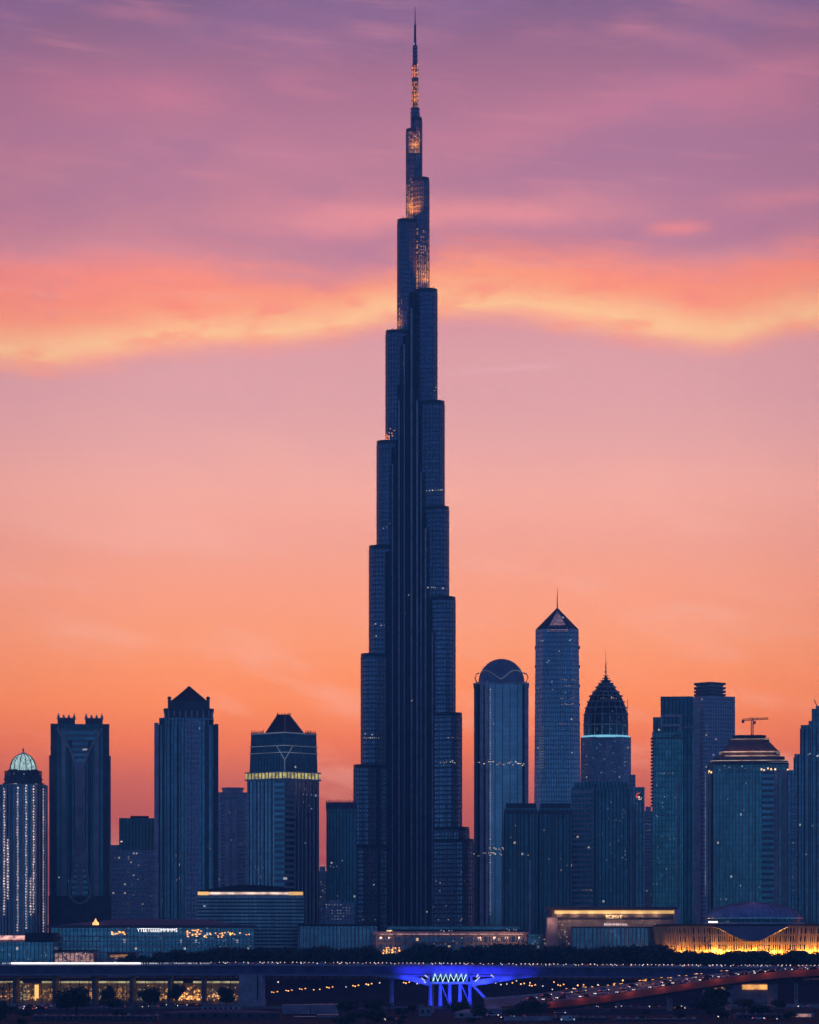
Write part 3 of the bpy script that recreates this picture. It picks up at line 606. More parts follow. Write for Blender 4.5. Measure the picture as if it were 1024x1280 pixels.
mb = MB(); mb.prism(rect(b.x(211), b.x(261), 5, 33), b.z(886), b.z(875.5)); b.part('attic', mb, ['stone_dark', 'roof_dark'])
mb = MB(); r0 = rect(b.x(213), b.x(260), 5.4, 32.6); r1 = rect(b.x(226), b.x(247.5), 12, 25); r2 = rect(b.x(235.5), b.x(237.5), 18.4, 19)
mb.prism(r0, b.z(876), b.z(864.5), r1); mb.prism(r1, b.z(864.5), b.z(855), r2); b.part('pyramid_roof', mb, ['roof_dark'])
mb = MB()
for px in (211.8, 260.2):
    for yy_ in (5.2, 32): mb.lathe([(1.1, b.z(886)), (1.1, b.z(873)), (1.6, b.z(872.5)), (0.9, b.z(870))], 8, b.x(px), yy_)
for px in (200.5, 202.5, 266): b.box(mb, px-1.1, px+1.1, 899, 906, 0.6, 3)
b.part('pinnacle', mb, 'stone_dark')
b.lights(pl, [(220, 1070), (226, 1070), (221, 1100), (224, 1098)]+rnd(200, 270, 920, 1140, 6), 'room_dim', 1.1, 1.3)

b = Bld('residential_tower', 'mauve capped apartment tower squeezed between the pyramid tower and gold banded tower', 'skyscraper', 291, 2600)
pl = cham(b.x(266), b.x(316), 0, 30, 7)
body = b.part('glass_facade', MB().prism(pl, 0, b.z(996)), ['stone_rows', 'roof_mauve'])
mb = MB(); mb.prism(grow(pl, 0.6), b.z(997), b.z(990.5)); mb.prism(cham(b.x(278), b.x(304), 5, 24, 5), b.z(990.5), b.z(985.5)); mb.prism(cham(b.x(277), b.x(305), 4.3, 24.7, 5), b.z(985.8), b.z(984)); b.part('cap', mb, 'stone_mid')
for px in (281, 290): 
    mb = MB(); b.box(mb, px, px+6, 1000, None, -1.6, .8); b.part('bay', mb, 'stone_pale')
b.lights(pl, rnd(274, 307, 1010, 1100, 8), 'room_dim', 1.2, 1.2)

b = Bld('gold_banded_tower', 'corner-on tower ringed by a gold lit band below a flat pyramid top', 'skyscraper', 354, 2000)
s = b.s
def dm(l, c, r, dep): return [(b.x(l), 0), (b.x(c), -dep), (b.x(r), 0), (b.x(c), dep)]
pl = dm(309, 356, 399, 20)
body = b.part('glass_facade', MB().prism(pl, 0, b.z(972)), ['glass_teal', 'roof_dark'])
b.part('fin', MB().fins(pl, 3.3, 0.6, 0.55, 0, b.z(977), True), 'stone_mid', body)
mb = MB(); mb.prism(dm(333.5, 356, 378, 0.1), 0, 0.1)
mb = MB(); mb.prism([(b.x(343), -16.5), (b.x(356), -22), (b.x(368), -16.5), (b.x(356), -10)], 0, b.z(978)); b.part('corner_bay', mb, ['bands_blue', 'roof_dark'])
for k_, m_, h_ in ((1.3, 'gold_band', 0), (2.3, 'stone_mid', 1)):
    mb = MB()
    if h_ == 0:
        mb.prism(grow(dm(309, 356, 399, 20), 0.5), b.z(974.5), b.z(967.5), cap=0); b.part('light_band', mb, m_)
    else:
        g_ = grow(dm(309, 356, 399, 20), 1.0); mb.prism(g_, b.z(967.4), b.z(965.8), cap=0); mb.prism(g_, b.z(976.5), b.z(974.6), cap=0)
        mb.fins(dm(309, 356, 399, 20), 3.0, 0.7, 1.0, b.z(974.6), b.z(967.4)); b.part('cornice', mb, m_)
pu0, pu1 = dm(312, 356, 397, 19), dm(314, 356, 395.5, 18.5)
upb = b.part('upper_storeys', MB().prism(pu0, b.z(966), b.z(918), pu1), ['glass_dark', 'roof_dark'])
mb = MB()
for y, g_ in ((934.5, 0.35), (943, 0.2)):
    mb.bands(pu0, [b.z(y)], 0.5, g_)
mb.bands(pu1, [b.z(918.6)], 0.7, 0.3)
for sx in (-1, 1):
    mb.tube([(b.x(356)+sx*10*s, -14.2, b.z(934.2)), (b.x(356)+sx*0.6*s, -19.0, b.z(951))], 0.3, 5)
mb.tube([(b.x(356), -19.2, b.z(951)), (b.x(356), -19.4, b.z(966))], 0.28, 5)
b.part('pale_trim', mb, 'line_pale', upb)
mb = MB(); mb.prism(dm(331, 356, 381, 14), b.z(918), b.z(893.5), dm(347, 356, 362, 3.2)); py_ = b.part('pyramid_roof', mb, ['roof_dark', 'roof_dark'])
mb = MB(); mb.tube([(b.x(356), -14.1, b.z(918)), (b.x(356), -3.3, b.z(893.5))], 0.35, 5)
for px, q_ in ((331, 347), (381, 362)): mb.tube([(b.x(px), 0, b.z(918)), (b.x(q_), 0, b.z(893.5))], 0.3, 5)
b.part('hip_ridge', mb, 'steel', py_)
mb = MB()
for px in list(range(315, 330, 2))+list(range(382, 396, 2)): mb.lathe([(0.6, b.z(918)), (0.16, b.z(914+random.uniform(-1.5, 1)))], 5, b.x(px), -(0.2+17*(1-abs(px-356)/42)))
for px in (347, 349, 352, 356, 359, 361, 363): mb.lathe([(0.55, b.z(894)), (0.15, b.z(891.4+random.uniform(-1, .7)))], 5, b.x(px), -1)
b.part('roof_spike', mb, 'steel_dark')
b.lights(pl, rnd(338, 368, 978, 1010, 12)+rnd(376, 390, 985, 1015, 8)+rnd(315, 395, 1040, 1130, 10)+[(323, 1087), (329, 1085), (320, 1096), (326, 1096), (334, 1097)], 'lamp_cool', 0.9, 1.0)

b = Bld('spiked_slab', 'narrow dark slab with a comb of roof spikes close to the left of the tallest tower', 'skyscraper', 425, 2300)
pl = rect(b.x(408), b.x(446), 0, 26)
body = b.part('glass_facade', MB().prism(pl, 0, b.z(1006)), ['glass_dark', 'roof_dark'])
mb = MB(); mb.prism(grow(pl, 0.3), b.z(1011), b.z(1003), cap=0); par = b.part('parapet', mb, 'roof_mauve')
mb = MB()
for i in range(14): 
    X = b.x(408.6+i*2.65)
    for yy_ in (0.3, 25.5): mb.lathe([(0.6, b.z(1003)), (0.15, b.z(999.2+random.uniform(-.6, 1)))], 5, X, yy_)
b.part('roof_spike', mb, 'steel_dark', par)
b.lights(pl, [(422, 1120), (413, 1083), (421, 1083), (428, 1076), (417, 1084)], 'room_white', 1.1, 1.1)

for args in (('sliver_tower', 'faint distant tower in the pink gap left of the spiked slab', 403, 3500, 397, 411, 1089, 'hazy_skin', 1083),
             ('sliver_tower', 'faint distant tower in the narrow gap between the red-sign slab and dark framed tower', 810.5, 3300, 804.5, 818, 1014, 'hazy_skin', 1008)):
    n_, l_, cx, Y, x0, x1, yt, m_, yc = args
    b = Bld(n_, l_, 'skyscraper', cx, Y); pl = rect(b.x(x0), b.x(x1), 0, 40)
    b.part('glass_facade', MB().prism(pl, 0, b.z(yt)), [m_, 'roof_mauve'])
    mb = MB(); b.box(mb, x0+2.5, x1-4, yc, yt, 8, 30); b.part('roof_plant', mb, 'stone_mid')
    b.lights(pl, rnd(x0+1, x1-1, yt+4, 1140, 12), 'room_dim', 1.3, 1.3)

b = Bld('curved_roof_office', 'low glass office with an arched roof over a gold lit eave, before gold banded tower', 'building', 313, 1750)
s = b.s; p0 = rect(b.x(249), b.x(377), 0, 40); p1 = rect(b.x(246.5), b.x(379.5), -1.5, 40)
body = b.part('glass_facade', MB().prism(p0, 0, b.z(1120), p1), ['glass_dark', 'roof_dark'])
led = MB()
for i, y in enumerate(frange(1123, 1188, 4.4)): 
    k_ = b.z(y)/b.z(1120); led.prism(grow([(p0[j][0]*(1-k_)+p1[j][0]*k_, p0[j][1]*(1-k_)+p1[j][1]*k_) for j in range(4)], 0.5), b.z(y), b.z(y)+1.25, cap=0)
b.part('floor_ledge', led, 'bands_pale', body)
mb = MB(); mb.box(b.x(247.2), b.x(379.2), -1.2, 38, b.z(1120), b.z(1114.5)); b.part('eave_soffit', mb, 'stone_mid')
mb = MB(); mb.box(b.x(247.6), b.x(261), -1.75, -1.0, b.z(1118.8), b.z(1115)); mb.box(b.x(361.5), b.x(378.6), -1.75, -1.0, b.z(1118.8), b.z(1115)); b.part('light_band', mb, 'lamp_white' if 0 else 'gold_strip')
mb = MB(); mb.box(b.x(261), b.x(361.5), -1.6, -1.0, b.z(1118.0), b.z(1115.6)); b.part('light_band', mb, 'line_warm')
mb = MB(); n = 16; arc = [(246+135*i/n, 1114.4-8.2*sin(pi*i/n)**1.0) for i in range(n+1)]
for (xa, ya), (xb, yb) in zip(arc, arc[1:]):
    pts = [(b.x(xa), -2.5, b.z(1114.6)), (b.x(xb), -2.5, b.z(1114.6)), (b.x(xb), -2.5, b.z(yb)), (b.x(xa), -2.5, b.z(ya))]
    bk = [(p[0], 38, p[2]) for p in pts]
    mb.face(pts); mb.face([bk[1], bk[0], bk[3], bk[2]]); mb.face([pts[3], pts[2], bk[2], bk[3]]); mb.face([pts[1], pts[0], bk[0], bk[1]])
b.part('arched_roof', mb, 'roof_dark')
b.lights(rect(b.x(249), b.x(377), -1, 40), rnd(255, 373, 1124, 1152, 18), 'room_white', 0.9, 0.8)
# ------------------------------------------------------------------ right group
b = Bld('round_dome_tower', 'pale blue rounded tower under a dark half-dome, right of the tallest tower', 'skyscraper', 627, 2300)
s = b.s; pl = [(b.x(592.5), 5), (b.x(600), 1.5), (b.x(612), -0.8), (b.x(627), -1.8), (b.x(642), -0.8), (b.x(654), 1.5), (b.x(661), 5), (b.x(661), 36), (b.x(592.5), 36)]
body = b.part('glass_facade', MB().prism(pl, 0, b.z(855)), ['glass_grey', 'roof_dark'])
for x0, x1, m in ((593, 597, 'stone_dark'), (600, 604.5, 'stone_mid'), (607.5, 610.5, 'stone_pale'), (656, 660.5, 'stone_mid')):
    mb = MB(); b.box(mb, x0, x1, 855, None, -1.6, 6.0); b.part('pilaster', mb, m, body)
mb = MB()
for i in range(88): 
    z = b.z(862)-i*2.05
    e_ = random.uniform(.25, .42); mb.box(b.x(613)-e_, b.x(613)+e_, -2.2, -1.5, z-e_*.8, z+e_*.8)
b.part('light_string', mb, 'room_white')
mb = MB(); mb.prism(grow(pl, 0.5), b.z(855.5), b.z(853), cap=0); b.part('cornice', mb, 'stone_mid')
cy = 17; R = 29*s
prof = [(R*cos(a), b.z(851)+30*s*sin(a)) for a in [i*pi/2/12 for i in range(12)]]+[(0.05, b.z(821.5))]
mb = MB(); mb.lathe([(R*0.98, b.z(853)), (R, b.z(851))]+prof, 36, 0, cy, sy=.62)
dome = b.part('dome', mb, 'dome_skin', smooth=True)
def dpt(px, py, off=1.02):
    z = b.z(py); r = R*sqrt(max(0, 1-((z-b.z(851))/(30*s))**2))*off; x = b.x(px); 
    return (x, cy-.62*sqrt(max(0.0, r*r-x*x)), z)
mb = MB(); pts = []
for px, py in ((601, 838), (605, 836.5), (609, 837), (614, 839.5), (619, 843), (625, 847.5), (627, 848), (631, 845), (636, 840.5), (641, 837), (646, 836.3), (652, 838), (656, 840)): pts.append(dpt(px, py, 1.03))
mb.tube(pts, 0.42, 6); b.part('light_line', mb, 'line_pale', dome)
mb = MB()
for sx in (-1, 1):
    mb.tube([(sx*R*.96, cy-2, b.z(839)), (sx*R*1.09, cy-2, b.z(840.5)), (sx*R*1.15, cy-2, b.z(845)), (sx*R*1.08, cy-2, b.z(850.5)), (sx*R*.97, cy-2, b.z(852))], 0.5, 6)
b.part('side_loop', mb, 'steel_dark', dome)
for y0, y1, xa, xb, p_ in ((952, 956, 593, 661, .8), (1066, 1069, 593, 632, .7), (1060, 1063, 612, 632, .6)):
    b.lights(pl, [(x+random.uniform(-.3, .3), random.choice((y0, y1, (y0+y1)/2))+((x-627)/34)**2*1.2) for x in frange(xa, xb, 2.0) if random.random() < p_], 'band_warm', 1.2, 1.0)
b.lights(pl, [(613, 904), (617, 905), (609, 851.5)], 'lamp_cool', 1.2, 1.2)

b = Bld('pointed_tower', 'slender tower with a pointed gabled summit and needle mast, second tallest on the skyline', 'skyscraper', 697, 2350)
s = b.s
def oct_(x0, x1, c, y0=0, y1=34): return cham(b.x(x0), b.x(x1), y0, y1, c)
body = b.part('glass_facade', MB().prism(oct_(666.8, 727.2, 6), 0, b.z(1000), oct_(667.8, 726.2, 6)).prism(oct_(667.8, 726.2, 6), b.z(1000), b.z(786), oct_(669.5, 723.5, 6)), ['glass_violet', 'roof_dark'])
ap = [(b.x(696.7)+.3*x, 17+.3*y) for x, y in ((-1, -1), (1, -1), (1, 1), (-1, 1))]
mb = MB(); o8 = oct_(669.5, 723.5, 6); apx = b.x(696.8)
t8 = [(apx+(p[0]-apx)*0.02, 17+(p[1]-17)*0.02) for p in o8]
mb.prism(o8, b.z(786), b.z(757), t8); roof = b.part('pointed_roof', mb, ['glass_dark', 'roof_dark'])
mb = MB(); A, B_, C_ = (b.x(683.5), -0.9, b.z(788.5)), (b.x(711), -0.9, b.z(788.5)), (b.x(697), 13.2, b.z(760.5))
mb.face([A, B_, C_]); off = lambda p: (p[0], p[1]+1.6, p[2]-.8); mb.face([off(B_), off(A), off(C_)])
for p, q_ in ((A, B_), (B_, C_), (C_, A)): mb.face([p, q_, off(q_), off(p)])
gb = b.part('gable_panel', mb, 'pane_rose')
mb = MB()
for p, q_ in ((A, B_), (B_, C_), (C_, A)): mb.tube([p, q_], 0.35, 5)
for k_ in (0.2, 0.4, 0.6, 0.8):
    lp = lambda p, q_: tuple(p[i]+(q_[i]-p[i])*k_-(0.2 if i == 1 else 0) for i in range(3))
    mb.tube([lp(A, C_), lp(B_, C_)], 0.18, 4); mb.tube([tuple(A[i]+(B_[i]-A[i])*k_-(0.2 if i == 1 else 0) for i in range(3)), C_], 0.18, 4)
b.part('gable_frame', mb, 'stone_mid', gb)
b.part('mast', MB().lathe([(0.55, b.z(759)), (0.35, b.z(746)), (0.8, b.z(745.5)), (0.3, b.z(745)), (0.12, b.z(731))], 6, apx, 17), 'steel_dark')
b.part('floor_ledge', MB().bands(oct_(668.2, 725.7, 6), frange(10, b.z(800), 15.6), 0.5, -0.2), 'stone_mid', body)
fl = rect(b.x(668), b.x(726), -0.3, 34)
b.lights(fl, [(676, 801), (678.5, 801), (712, 801), (713.5, 800), (699, 814), (686, 826), (684, 828), (673, 860), (691, 862), (690, 852), (715, 941), (716, 880)], 'lamp_cool', 1.6, 1.2)
b.lights(fl, sum([row(700+random.uniform(-3, 4), 721, y, 9, .55) for y in (850, 858, 866, 873, 880)], [])+row(699, 723, 905, 10, .8)+row(697, 720, 912, 5, .4), 'room_dim', 1.3, 0.7)
mb = MB()
for y in frange(908, 962, 3.4): b.box(mb, 673.5, 680, y, y+1.3, -0.5, 0.3)
b.part('lit_stair', mb, 'line_pale')

b = Bld('twin_dark_block', 'pair of joined dark flat-topped blocks standing before the pointed tower', 'building', 673, 1950)
pA, pB = rect(b.x(631), b.x(672), 0, 26), rect(b.x(674), b.x(715), 1.5, 27)
for p in (pA, pB):
    bl = b.part('glass_facade', MB().prism(p, 0, b.z(1010)), ['glass_dark', 'roof_dark'])
    b.part('fin', MB().fins(p, 3.8, 0.7, 0.6, 0, b.z(1016), True), 'stone_dark', bl)
    mb = MB(); mb.prism(grow(p, -1.0), b.z(1010), b.z(1004)); mb.prism(grow(p, .4), b.z(1018), b.z(1013), cap=0)
    q2 = grow(p, -0.4)
    for i in range(12): 
        X = p[0][0]+(p[1][0]-p[0][0])*(i+.5)/12; mb.box(X-.15, X+.15, q2[0][1], q2[0][1]+.3, b.z(1010), b.z(1004.5+random.uniform(-1.5, 1)))
    b.part('parapet', mb, 'stone_dark', bl)
mb = MB(); b.box(mb, 671.8, 674.2, 1020, None, 3, 20); b.part('link_bay', mb, 'stone_dark')
mb = MB(); b.box(mb, 661, 664, 1075, None, -0.9, 0.5); b.part('pale_pier', mb, 'stone_mid')
b.lights(pA, rnd(634, 670, 1020, 1130, 8), 'room_dim', 0.9, 1.1); b.lights(pB, rnd(676, 713, 1025, 1130, 10), 'room_dim', 0.9, 1.1)

b = Bld('onion_dome_tower', 'tower with a bulbous tiered dome, tall ringed spire and cyan glowing collar', 'skyscraper', 757.5, 2400)
s = b.s; pl = cham(b.x(726), b.x(789), 0, 36, 8)
body = b.part('glass_facade', MB().prism(pl, 0, b.z(921)), ['stone_grid', 'roof_dark'])
for px in (735, 757, 775): 
    mb = MB(); b.box(mb, px, px+5, 926, None, -1.0, .8); b.part('bay', mb, 'stone_pale', body)
mb = MB(); b.box(mb, 786, 794.5, 968, None, 6, 30); b.part('side_wing', mb, ['stone_grid', 'roof_dark'])
cy = 17
mb = MB(); mb.prism(ell(0, cy, 30.5*s, 19, 28), b.z(924), b.z(921.5), cap=0); b.part('cornice', mb, 'stone_mid')
mb = MB(); mb.prism(ell(0, cy, 30.2*s, 18.6, 28), b.z(921.5), b.z(918.6), cap=0); b.part('cyan_ring', mb, 'cyan_ring')
pr = [(27.5, 918.6), (27.5, 905), (27, 893), (25, 884), (22, 876), (19, 869), (15.5, 863.5), (11, 858), (8.5, 853), (5, 850), (2.6, 848)]
mb = MB(); mb.lathe([(r*s, b.z(y)) for r, y in pr], 28, 0, cy, sy=.62); dome = b.part('dome', mb, 'glass_dark')
mb = MB()
for r, y in ((28.6, 905), (28.4, 892), (26.8, 883.5), (24, 876), (21.6, 868.5), (17.5, 863.6), (13.4, 857.6), (9.8, 852.8), (7.2, 849.6)):
    q_ = ell(0, cy, r*s, r*s*.62, 28); mb.prism(q_, b.z(y), b.z(y)+0.8, cap=0)
for i in range(18):
    a = 2*pi*i/18; mb.tube([(r*1.01*s*cos(a), cy+.62*r*1.01*s*sin(a), b.z(y)) for r, y in pr[:9]], 0.28, 4)
for i in range(16):
    a = 2*pi*i/16
    for r, y in ((15.5, 863.5), (11, 857)): mb.lathe([(0.4, b.z(y)), (0.05, b.z(y-3))], 4, r*s*cos(a), cy+.62*r*s*sin(a))
b.part('dome_rib', mb, 'stone_mid', dome)
mb = MB(); mb.lathe([(2.6*s, b.z(848)), (1.5*s, b.z(843)), (0.75*s, b.z(842)), (0.55*s, b.z(828)), (0.3*s, b.z(827)), (0.15*s, b.z(810))], 8, 0, cy)
for r, y in ((6.0, 848.8), (4.6, 846), (3.4, 843), (2.2, 838), (1.5, 832), (1.1, 827)): mb.prism(ell(0, cy, r*s, r*s, 10), b.z(y), b.z(y)+.5, cap=0)
b.part('spire', mb, 'steel_dark')
b.part('aerial', MB().tube([(27.3*s, cy-4, b.z(906)), (27.3*s, cy-4, b.z(873))], 0.2, 4), 'steel_dark')
dl = ell(0, cy, 21*s, 21*s*.62, 28); b.lights(dl, row(750, 772, 872, 7)+row(747, 770, 877, 7, .6)+row(752, 774, 880, 5, .6), 'room_dim', 1.0, 1.1)
b.lights(ell(0, cy, 27.8*s, 27.8*s*.62, 28), rnd(733, 782, 884, 916, 14)+rnd(734, 781, 896, 917, 8), 'room_white', 0.8, 0.9)
b.lights(pl, rnd(728, 787, 926, 978, 34)+[(757, 950), (757, 958), (757, 966), (757, 940)], 'lamp_cool', 1.0, 1.0)

b = Bld('banded_office_tower', 'dark office tower with pale horizontal bands on its left side, below the cyan collar', 'skyscraper', 752, 2050)
pl = rect(b.x(715), b.x(785.5), 0, 34)
body = b.part('glass_facade', MB().prism(pl, 0, b.z(985)), ['glass_dark', 'roof_dark'])
mb = MB(); b.box(mb, 718, 785, 977.5, 985, 2, 30); b.part('roof_plant', mb, ['glass_dark', 'roof_dark'])
mb = MB(); b.box(mb, 714.6, 742.5, 988, 992, -1.2, 3)
for y in frange(996.5, 1132, 6.4): b.box(mb, 714.6, 742.5, y, y+2.6, -1.3, 0.6)
b.part('pale_band', mb, 'stone_mid', body)
mb = MB(); b.box(mb, 743, 745, 980, None, -1, 1); b.part('edge_fin', mb, 'stone_dark')
b.lights(pl, rnd(766, 784, 1010, 1090, 16)+rnd(745, 766, 1000, 1120, 10), 'room_white', 0.9, 0.9)
b.lights(rect(b.x(715), b.x(785.5), -1.3, 34), rnd(726, 741, 1112, 1113, 6), 'room_dim', 1.2, .9)

b = Bld('red_sign_slab', 'narrow dark slab with a small red and white sign near its top', 'building', 796, 2100)
pl = rect(b.x(785.8), b.x(806), 0, 26)
body = b.part('glass_facade', MB().prism(pl, 0, b.z(984)), ['glass_navy', 'roof_dark'])
mb = MB(); b.box(mb, 786, 788, 990, None, -1, .5); b.box(mb, 792, 795, 1006, None, -1, .5); b.part('pilaster', mb, 'stone_mid', body)
sg = MB(); b.box(sg, 796.2, 802.6, 992, 1000.5, -1.2, 0.3); sgn = b.part('sign', sg, 'stone_dark')
mb = MB(); mb.tube([(b.x(801.5)-2.2*cos(a)-1.2, -1.5, b.z(995.5)+2.3*sin(a)) for a in [(-0.8+i*0.5) for i in range(6)]], 0.5, 5); b.part('red_mark', mb, 'lamp_red', sgn)
mb = MB(); mb.tube([(b.x(797.5), -1.5, b.z(996.4)), (b.x(799.8), -1.5, b.z(996.2)), (b.x(798.8), -1.5, b.z(998))], 0.5, 5); mb.tube([(b.x(798.2), -1.5, b.z(999.6)), (b.x(801.6), -1.5, b.z(999.4)), (b.x(801.8), -1.5, b.z(997))], 0.25, 5); b.part('white_mark', mb, 'lamp_pink', sgn)

b = Bld('framed_dark_tower', 'dark teal tower with square frames near its top and saw-tooth balconies at left', 'skyscraper', 842, 2000)
pl = rect(b.x(815.5), b.x(867), 0, 36)
body = b.part('glass_facade', MB().prism(pl, 0, b.z(915)), ['glass_green', 'roof_dark'])
mb = MB(); b.box(mb, 826, 866.5, 870, 916, 4, 34); b.part('upper_slab', mb, ['glass_dark', 'roof_dark'])
mb = MB(); b.box(mb, 816.5, 826, 896, 916, 2, 30); b.part('shoulder', mb, ['glass_dark', 'roof_dark'])
mb = MB()
for x0, x1, y0, y1 in ((826, 852, 893, 896), (826, 852, 905, 908), (849.5, 852, 896, 920), (826, 828, 896, 920), (826, 852, 918, 921), (855, 866, 908, 910), (817, 866, 921.5, 924)): b.box(mb, x0, x1, y0, y1, 0 if y0 > 915 else 1.2, 4.2)
b.part('square_frame', mb, 'stone_mid')
mb = MB()
for y in frange(922, 1010, 4.2): b.box(mb, 813.6, 818, y, y+1.6, -0.8, 8)
b.part('balcony_stack', mb, 'stone_dark', body)
mb = MB(); b.box(mb, 846.5, 850, 968, None, -1.6, .5); b.part('pale_pier', mb, 'stone_mid')
mb = MB(); b.box(mb, 854, 866, 910, None, -1.2, .8); b.part('dark_bay', mb, ['glass_dark', 'roof_dark'])
b.lights(pl, row(824, 845, 966.5, 8, .7)+[(817, 1105), (821, 1105), (844, 997), (838, 1049), (843, 1048)]+rnd(819, 845, 980, 1120, 14), 'room_white', 1.0, 0.9)

b = Bld('louvred_cap_tower', 'tall pale violet tower topped by a small block of stacked louvre slabs', 'skyscraper', 892, 2550)
s = b.s
pl = [(b.x(864), 8), (b.x(880), -2), (b.x(919), 10), (b.x(903), 34), (b.x(868), 30)]
body = b.part('glass_facade', MB().prism(pl, 0, b.z(870)), ['stone_grid', 'roof_mauve'])
mb = MB(); q_ = [(b.x(871), 12), (b.x(888), 3), (b.x(904), 13), (b.x(898), 28), (b.x(874), 27)]; mb.prism(q_, b.z(870), b.z(855)); cap_ = b.part('cap_block', mb, 'stone_mid')
mb = MB(); 
for y in (868.6, 864.4, 860, 854.6): mb.prism(grow(q_, 2.2), b.z(y), b.z(y)+1.7, cap=0)
b.part('louvre_slab', mb, 'stone_dark', cap_)
mb = MB(); mb.box(b.x(866), b.x(876), -0.8, 4, 0, b.z(885)); b.part('corner_pier', mb, 'stone_mid')
b.lights(pl, [(884, 908), (884, 912), (884, 916), (884, 921), (884, 926), (881, 912), (886, 930), (883, 936), (882, 942)], 'room_white', 0.9, 0.9)

b = Bld('terraced_crown_tower', 'broad ribbed tower with a terraced crown outlined by warm pink light lines', 'skyscraper', 936, 1950)
s = b.s; pl = cham(b.x(884), b.x(986), 0, 44, 4)
body = b.part('glass_facade', MB().prism(pl, 0, b.z(956)), ['glass_green', 'roof_dark'])
for px in (888, 896, 904.5, 912, 920, 928, 936, 944): 
    mb = MB(); b.box(mb, px-.8, px+.8, 966, None, -1.4, .6); b.part('pilaster', mb, 'stone_mid', body)
for x0, x1, m in ((952, 967, 'bands_blue'), (967.5, 973, 'stone_pale'), (976, 983, 'stone_pale'), (883, 886, 'stone_mid')):
    mb = MB(); b.box(mb, x0, x1, 962, None, -2.0, .6); b.part('pier', mb, m, body)
mb = MB(); p = lambda x0, x1, d: cham(b.x(x0), b.x(x1), d, 44-d, 4)
mb.prism(p(886, 986, 0.5), b.z(957), b.z(953.5)); mb.prism(p(889, 985, 1), b.z(953.5), b.z(950)); mb.prism(p(893, 981, 3), b.z(950), b.z(945.2))
mb.prism(p(899, 975.5, 6), b.z(945.2), b.z(941.8), p(900, 975, 6)); mb.prism(p(899.5, 975.5, 5.4), b.z(939.6), b.z(937), p(902, 973, 6.4)); mb.prism(p(902, 971, 8), b.z(942), b.z(936))
mb.prism(p(903, 972, 7), b.z(936.6), b.z(926), p(911, 963, 13)); mb.prism(p(911, 962, 13), b.z(926), b.z(922.5)); mb.prism(p(914, 962, 12), b.z(923.2), b.z(921)); mb.prism(p(917, 957, 15), b.z(921), b.z(917.3)); mb.prism(p(915.5, 958, 14.4), b.z(918.2), b.z(916.8))
cr = b.part('terraced_crown', mb, ['stone_dark', 'roof_dark'])
mb = MB(); mb.prism(p(899.2, 975.8, 5.1), b.z(939.6), b.z(938.4), cap=0); mb.prism(p(900.2, 975.0, 5.6), b.z(944.6), b.z(943.6), cap=0); mb.prism(p(888.5, 985.4, 0.7), b.z(950.8), b.z(950.1), cap=0); mb.prism(p(913.6, 962.4, 11.7), b.z(922.6), b.z(922.0), cap=0); b.part('light_line', mb, 'line_warm', cr)
mb = MB(); mb.prism(p(955, 984.5, 0.4), b.z(953.2), b.z(952.5), cap=0); b.part('light_line', mb, 'line_pale', cr)
mb = MB()
for i in range(6):
    x0 = b.x(896+i*8.5); mb.tube([(x0+r*cos(a)*4*s+4*s, -0.9, b.z(965)+sin(a)*4*s) for r, a in [(1, pi*j/8) for j in range(9)]], 0.35, 5)
b.part('arch', mb, 'stone_mid')
for x in (905, 917, 929, 941, 953, 967): lamp('added_crown_light', (b.x(x), 2.6, b.z(940.6)), (1, .30, .14), 200, b.root, .4); lamp('added_crown_light', (b.x(x), 4.0, b.z(936.4)), (1, .24, .14), 110, b.root, .4)  # added lights, spreading the light lines' reddish glow over the crown
b.lights(pl, [(887, 963.5), (889.5, 965), (885.5, 965.5)], 'lamp_warm', 2.0, 2.0)
b.lights(rect(b.x(884), b.x(986), -2.1, 44), [(952, 962), (955, 963), (960, 961), (964, 962), (969, 962), (984.5, 963), (986, 966)], 'lamp_warm', 1.5, 2.0)
b.lights(rect(b.x(884), b.x(986), -0.2, 44), [(909, 961), (912, 959), (920, 962), (928, 958), (932, 961), (900, 962), (906, 957), (933, 979), (910, 999), (926, 1107), (949, 1109), (901, 1124), (908, 1124), (930, 1013)], 'lamp_cool', 1.0, 1.0)
b.lights(rect(b.x(884), b.x(986), -2.1, 44), [(970, 970), (972, 1066), (971.5, 1108)], 'lamp_cool', 1.0, 1.0)
mb = MB()
for y in frange(966, 1120, 3.1): e_ = random.uniform(.2, .4); mb.box(b.x(882.2)-e_, b.x(882.2)+e_, 2, 2.6, b.z(y)-e_, b.z(y)+e_)
b.part('light_string', mb, 'room_white')
cz = b.z(917.2)+G
# construction crane on that crown
c = thing('tower_crane', 'construction crane with a long level jib perched on the terraced crown', 'crane', (WX(940.5, 1965), 1965, cz))
m_ = K*1965; H_ = 19.5*m_
mb = MB()
for sx in (-.7, .7):
    for sy in (-.7, .7): mb.tube([(sx, sy, 0), (sx, sy, H_)], 0.16, 4)
for i in range(7): mb.tube([(-.7, -.7, H_*i/7), (.7, -.7, H_*(i+1)/7)], 0.11, 4); mb.tube([(.7, .7, H_*i/7), (-.7, .7, H_*(i+1)/7)], 0.11, 4)
mb.build('crane_mast', 'steel_dark', c)
mb = MB(); z = H_-.6
for sy, dz_ in ((-.6, 0), (.6, 0), (0, 1.0)): mb.tube([(-13*m_, sy, z+dz_), (20*m_, sy, z+dz_+1.0)], 0.18, 4)
for i in range(22): 
    x = -13*m_+i*33*m_/22; mb.tube([(x, -.6, z+i*.045), (x+.75*m_, 0, z+1+i*.045), (x+1.5*m_, .6, z+i*.045)], 0.1, 4)
mb.build('jib', 'steel_dark', c)
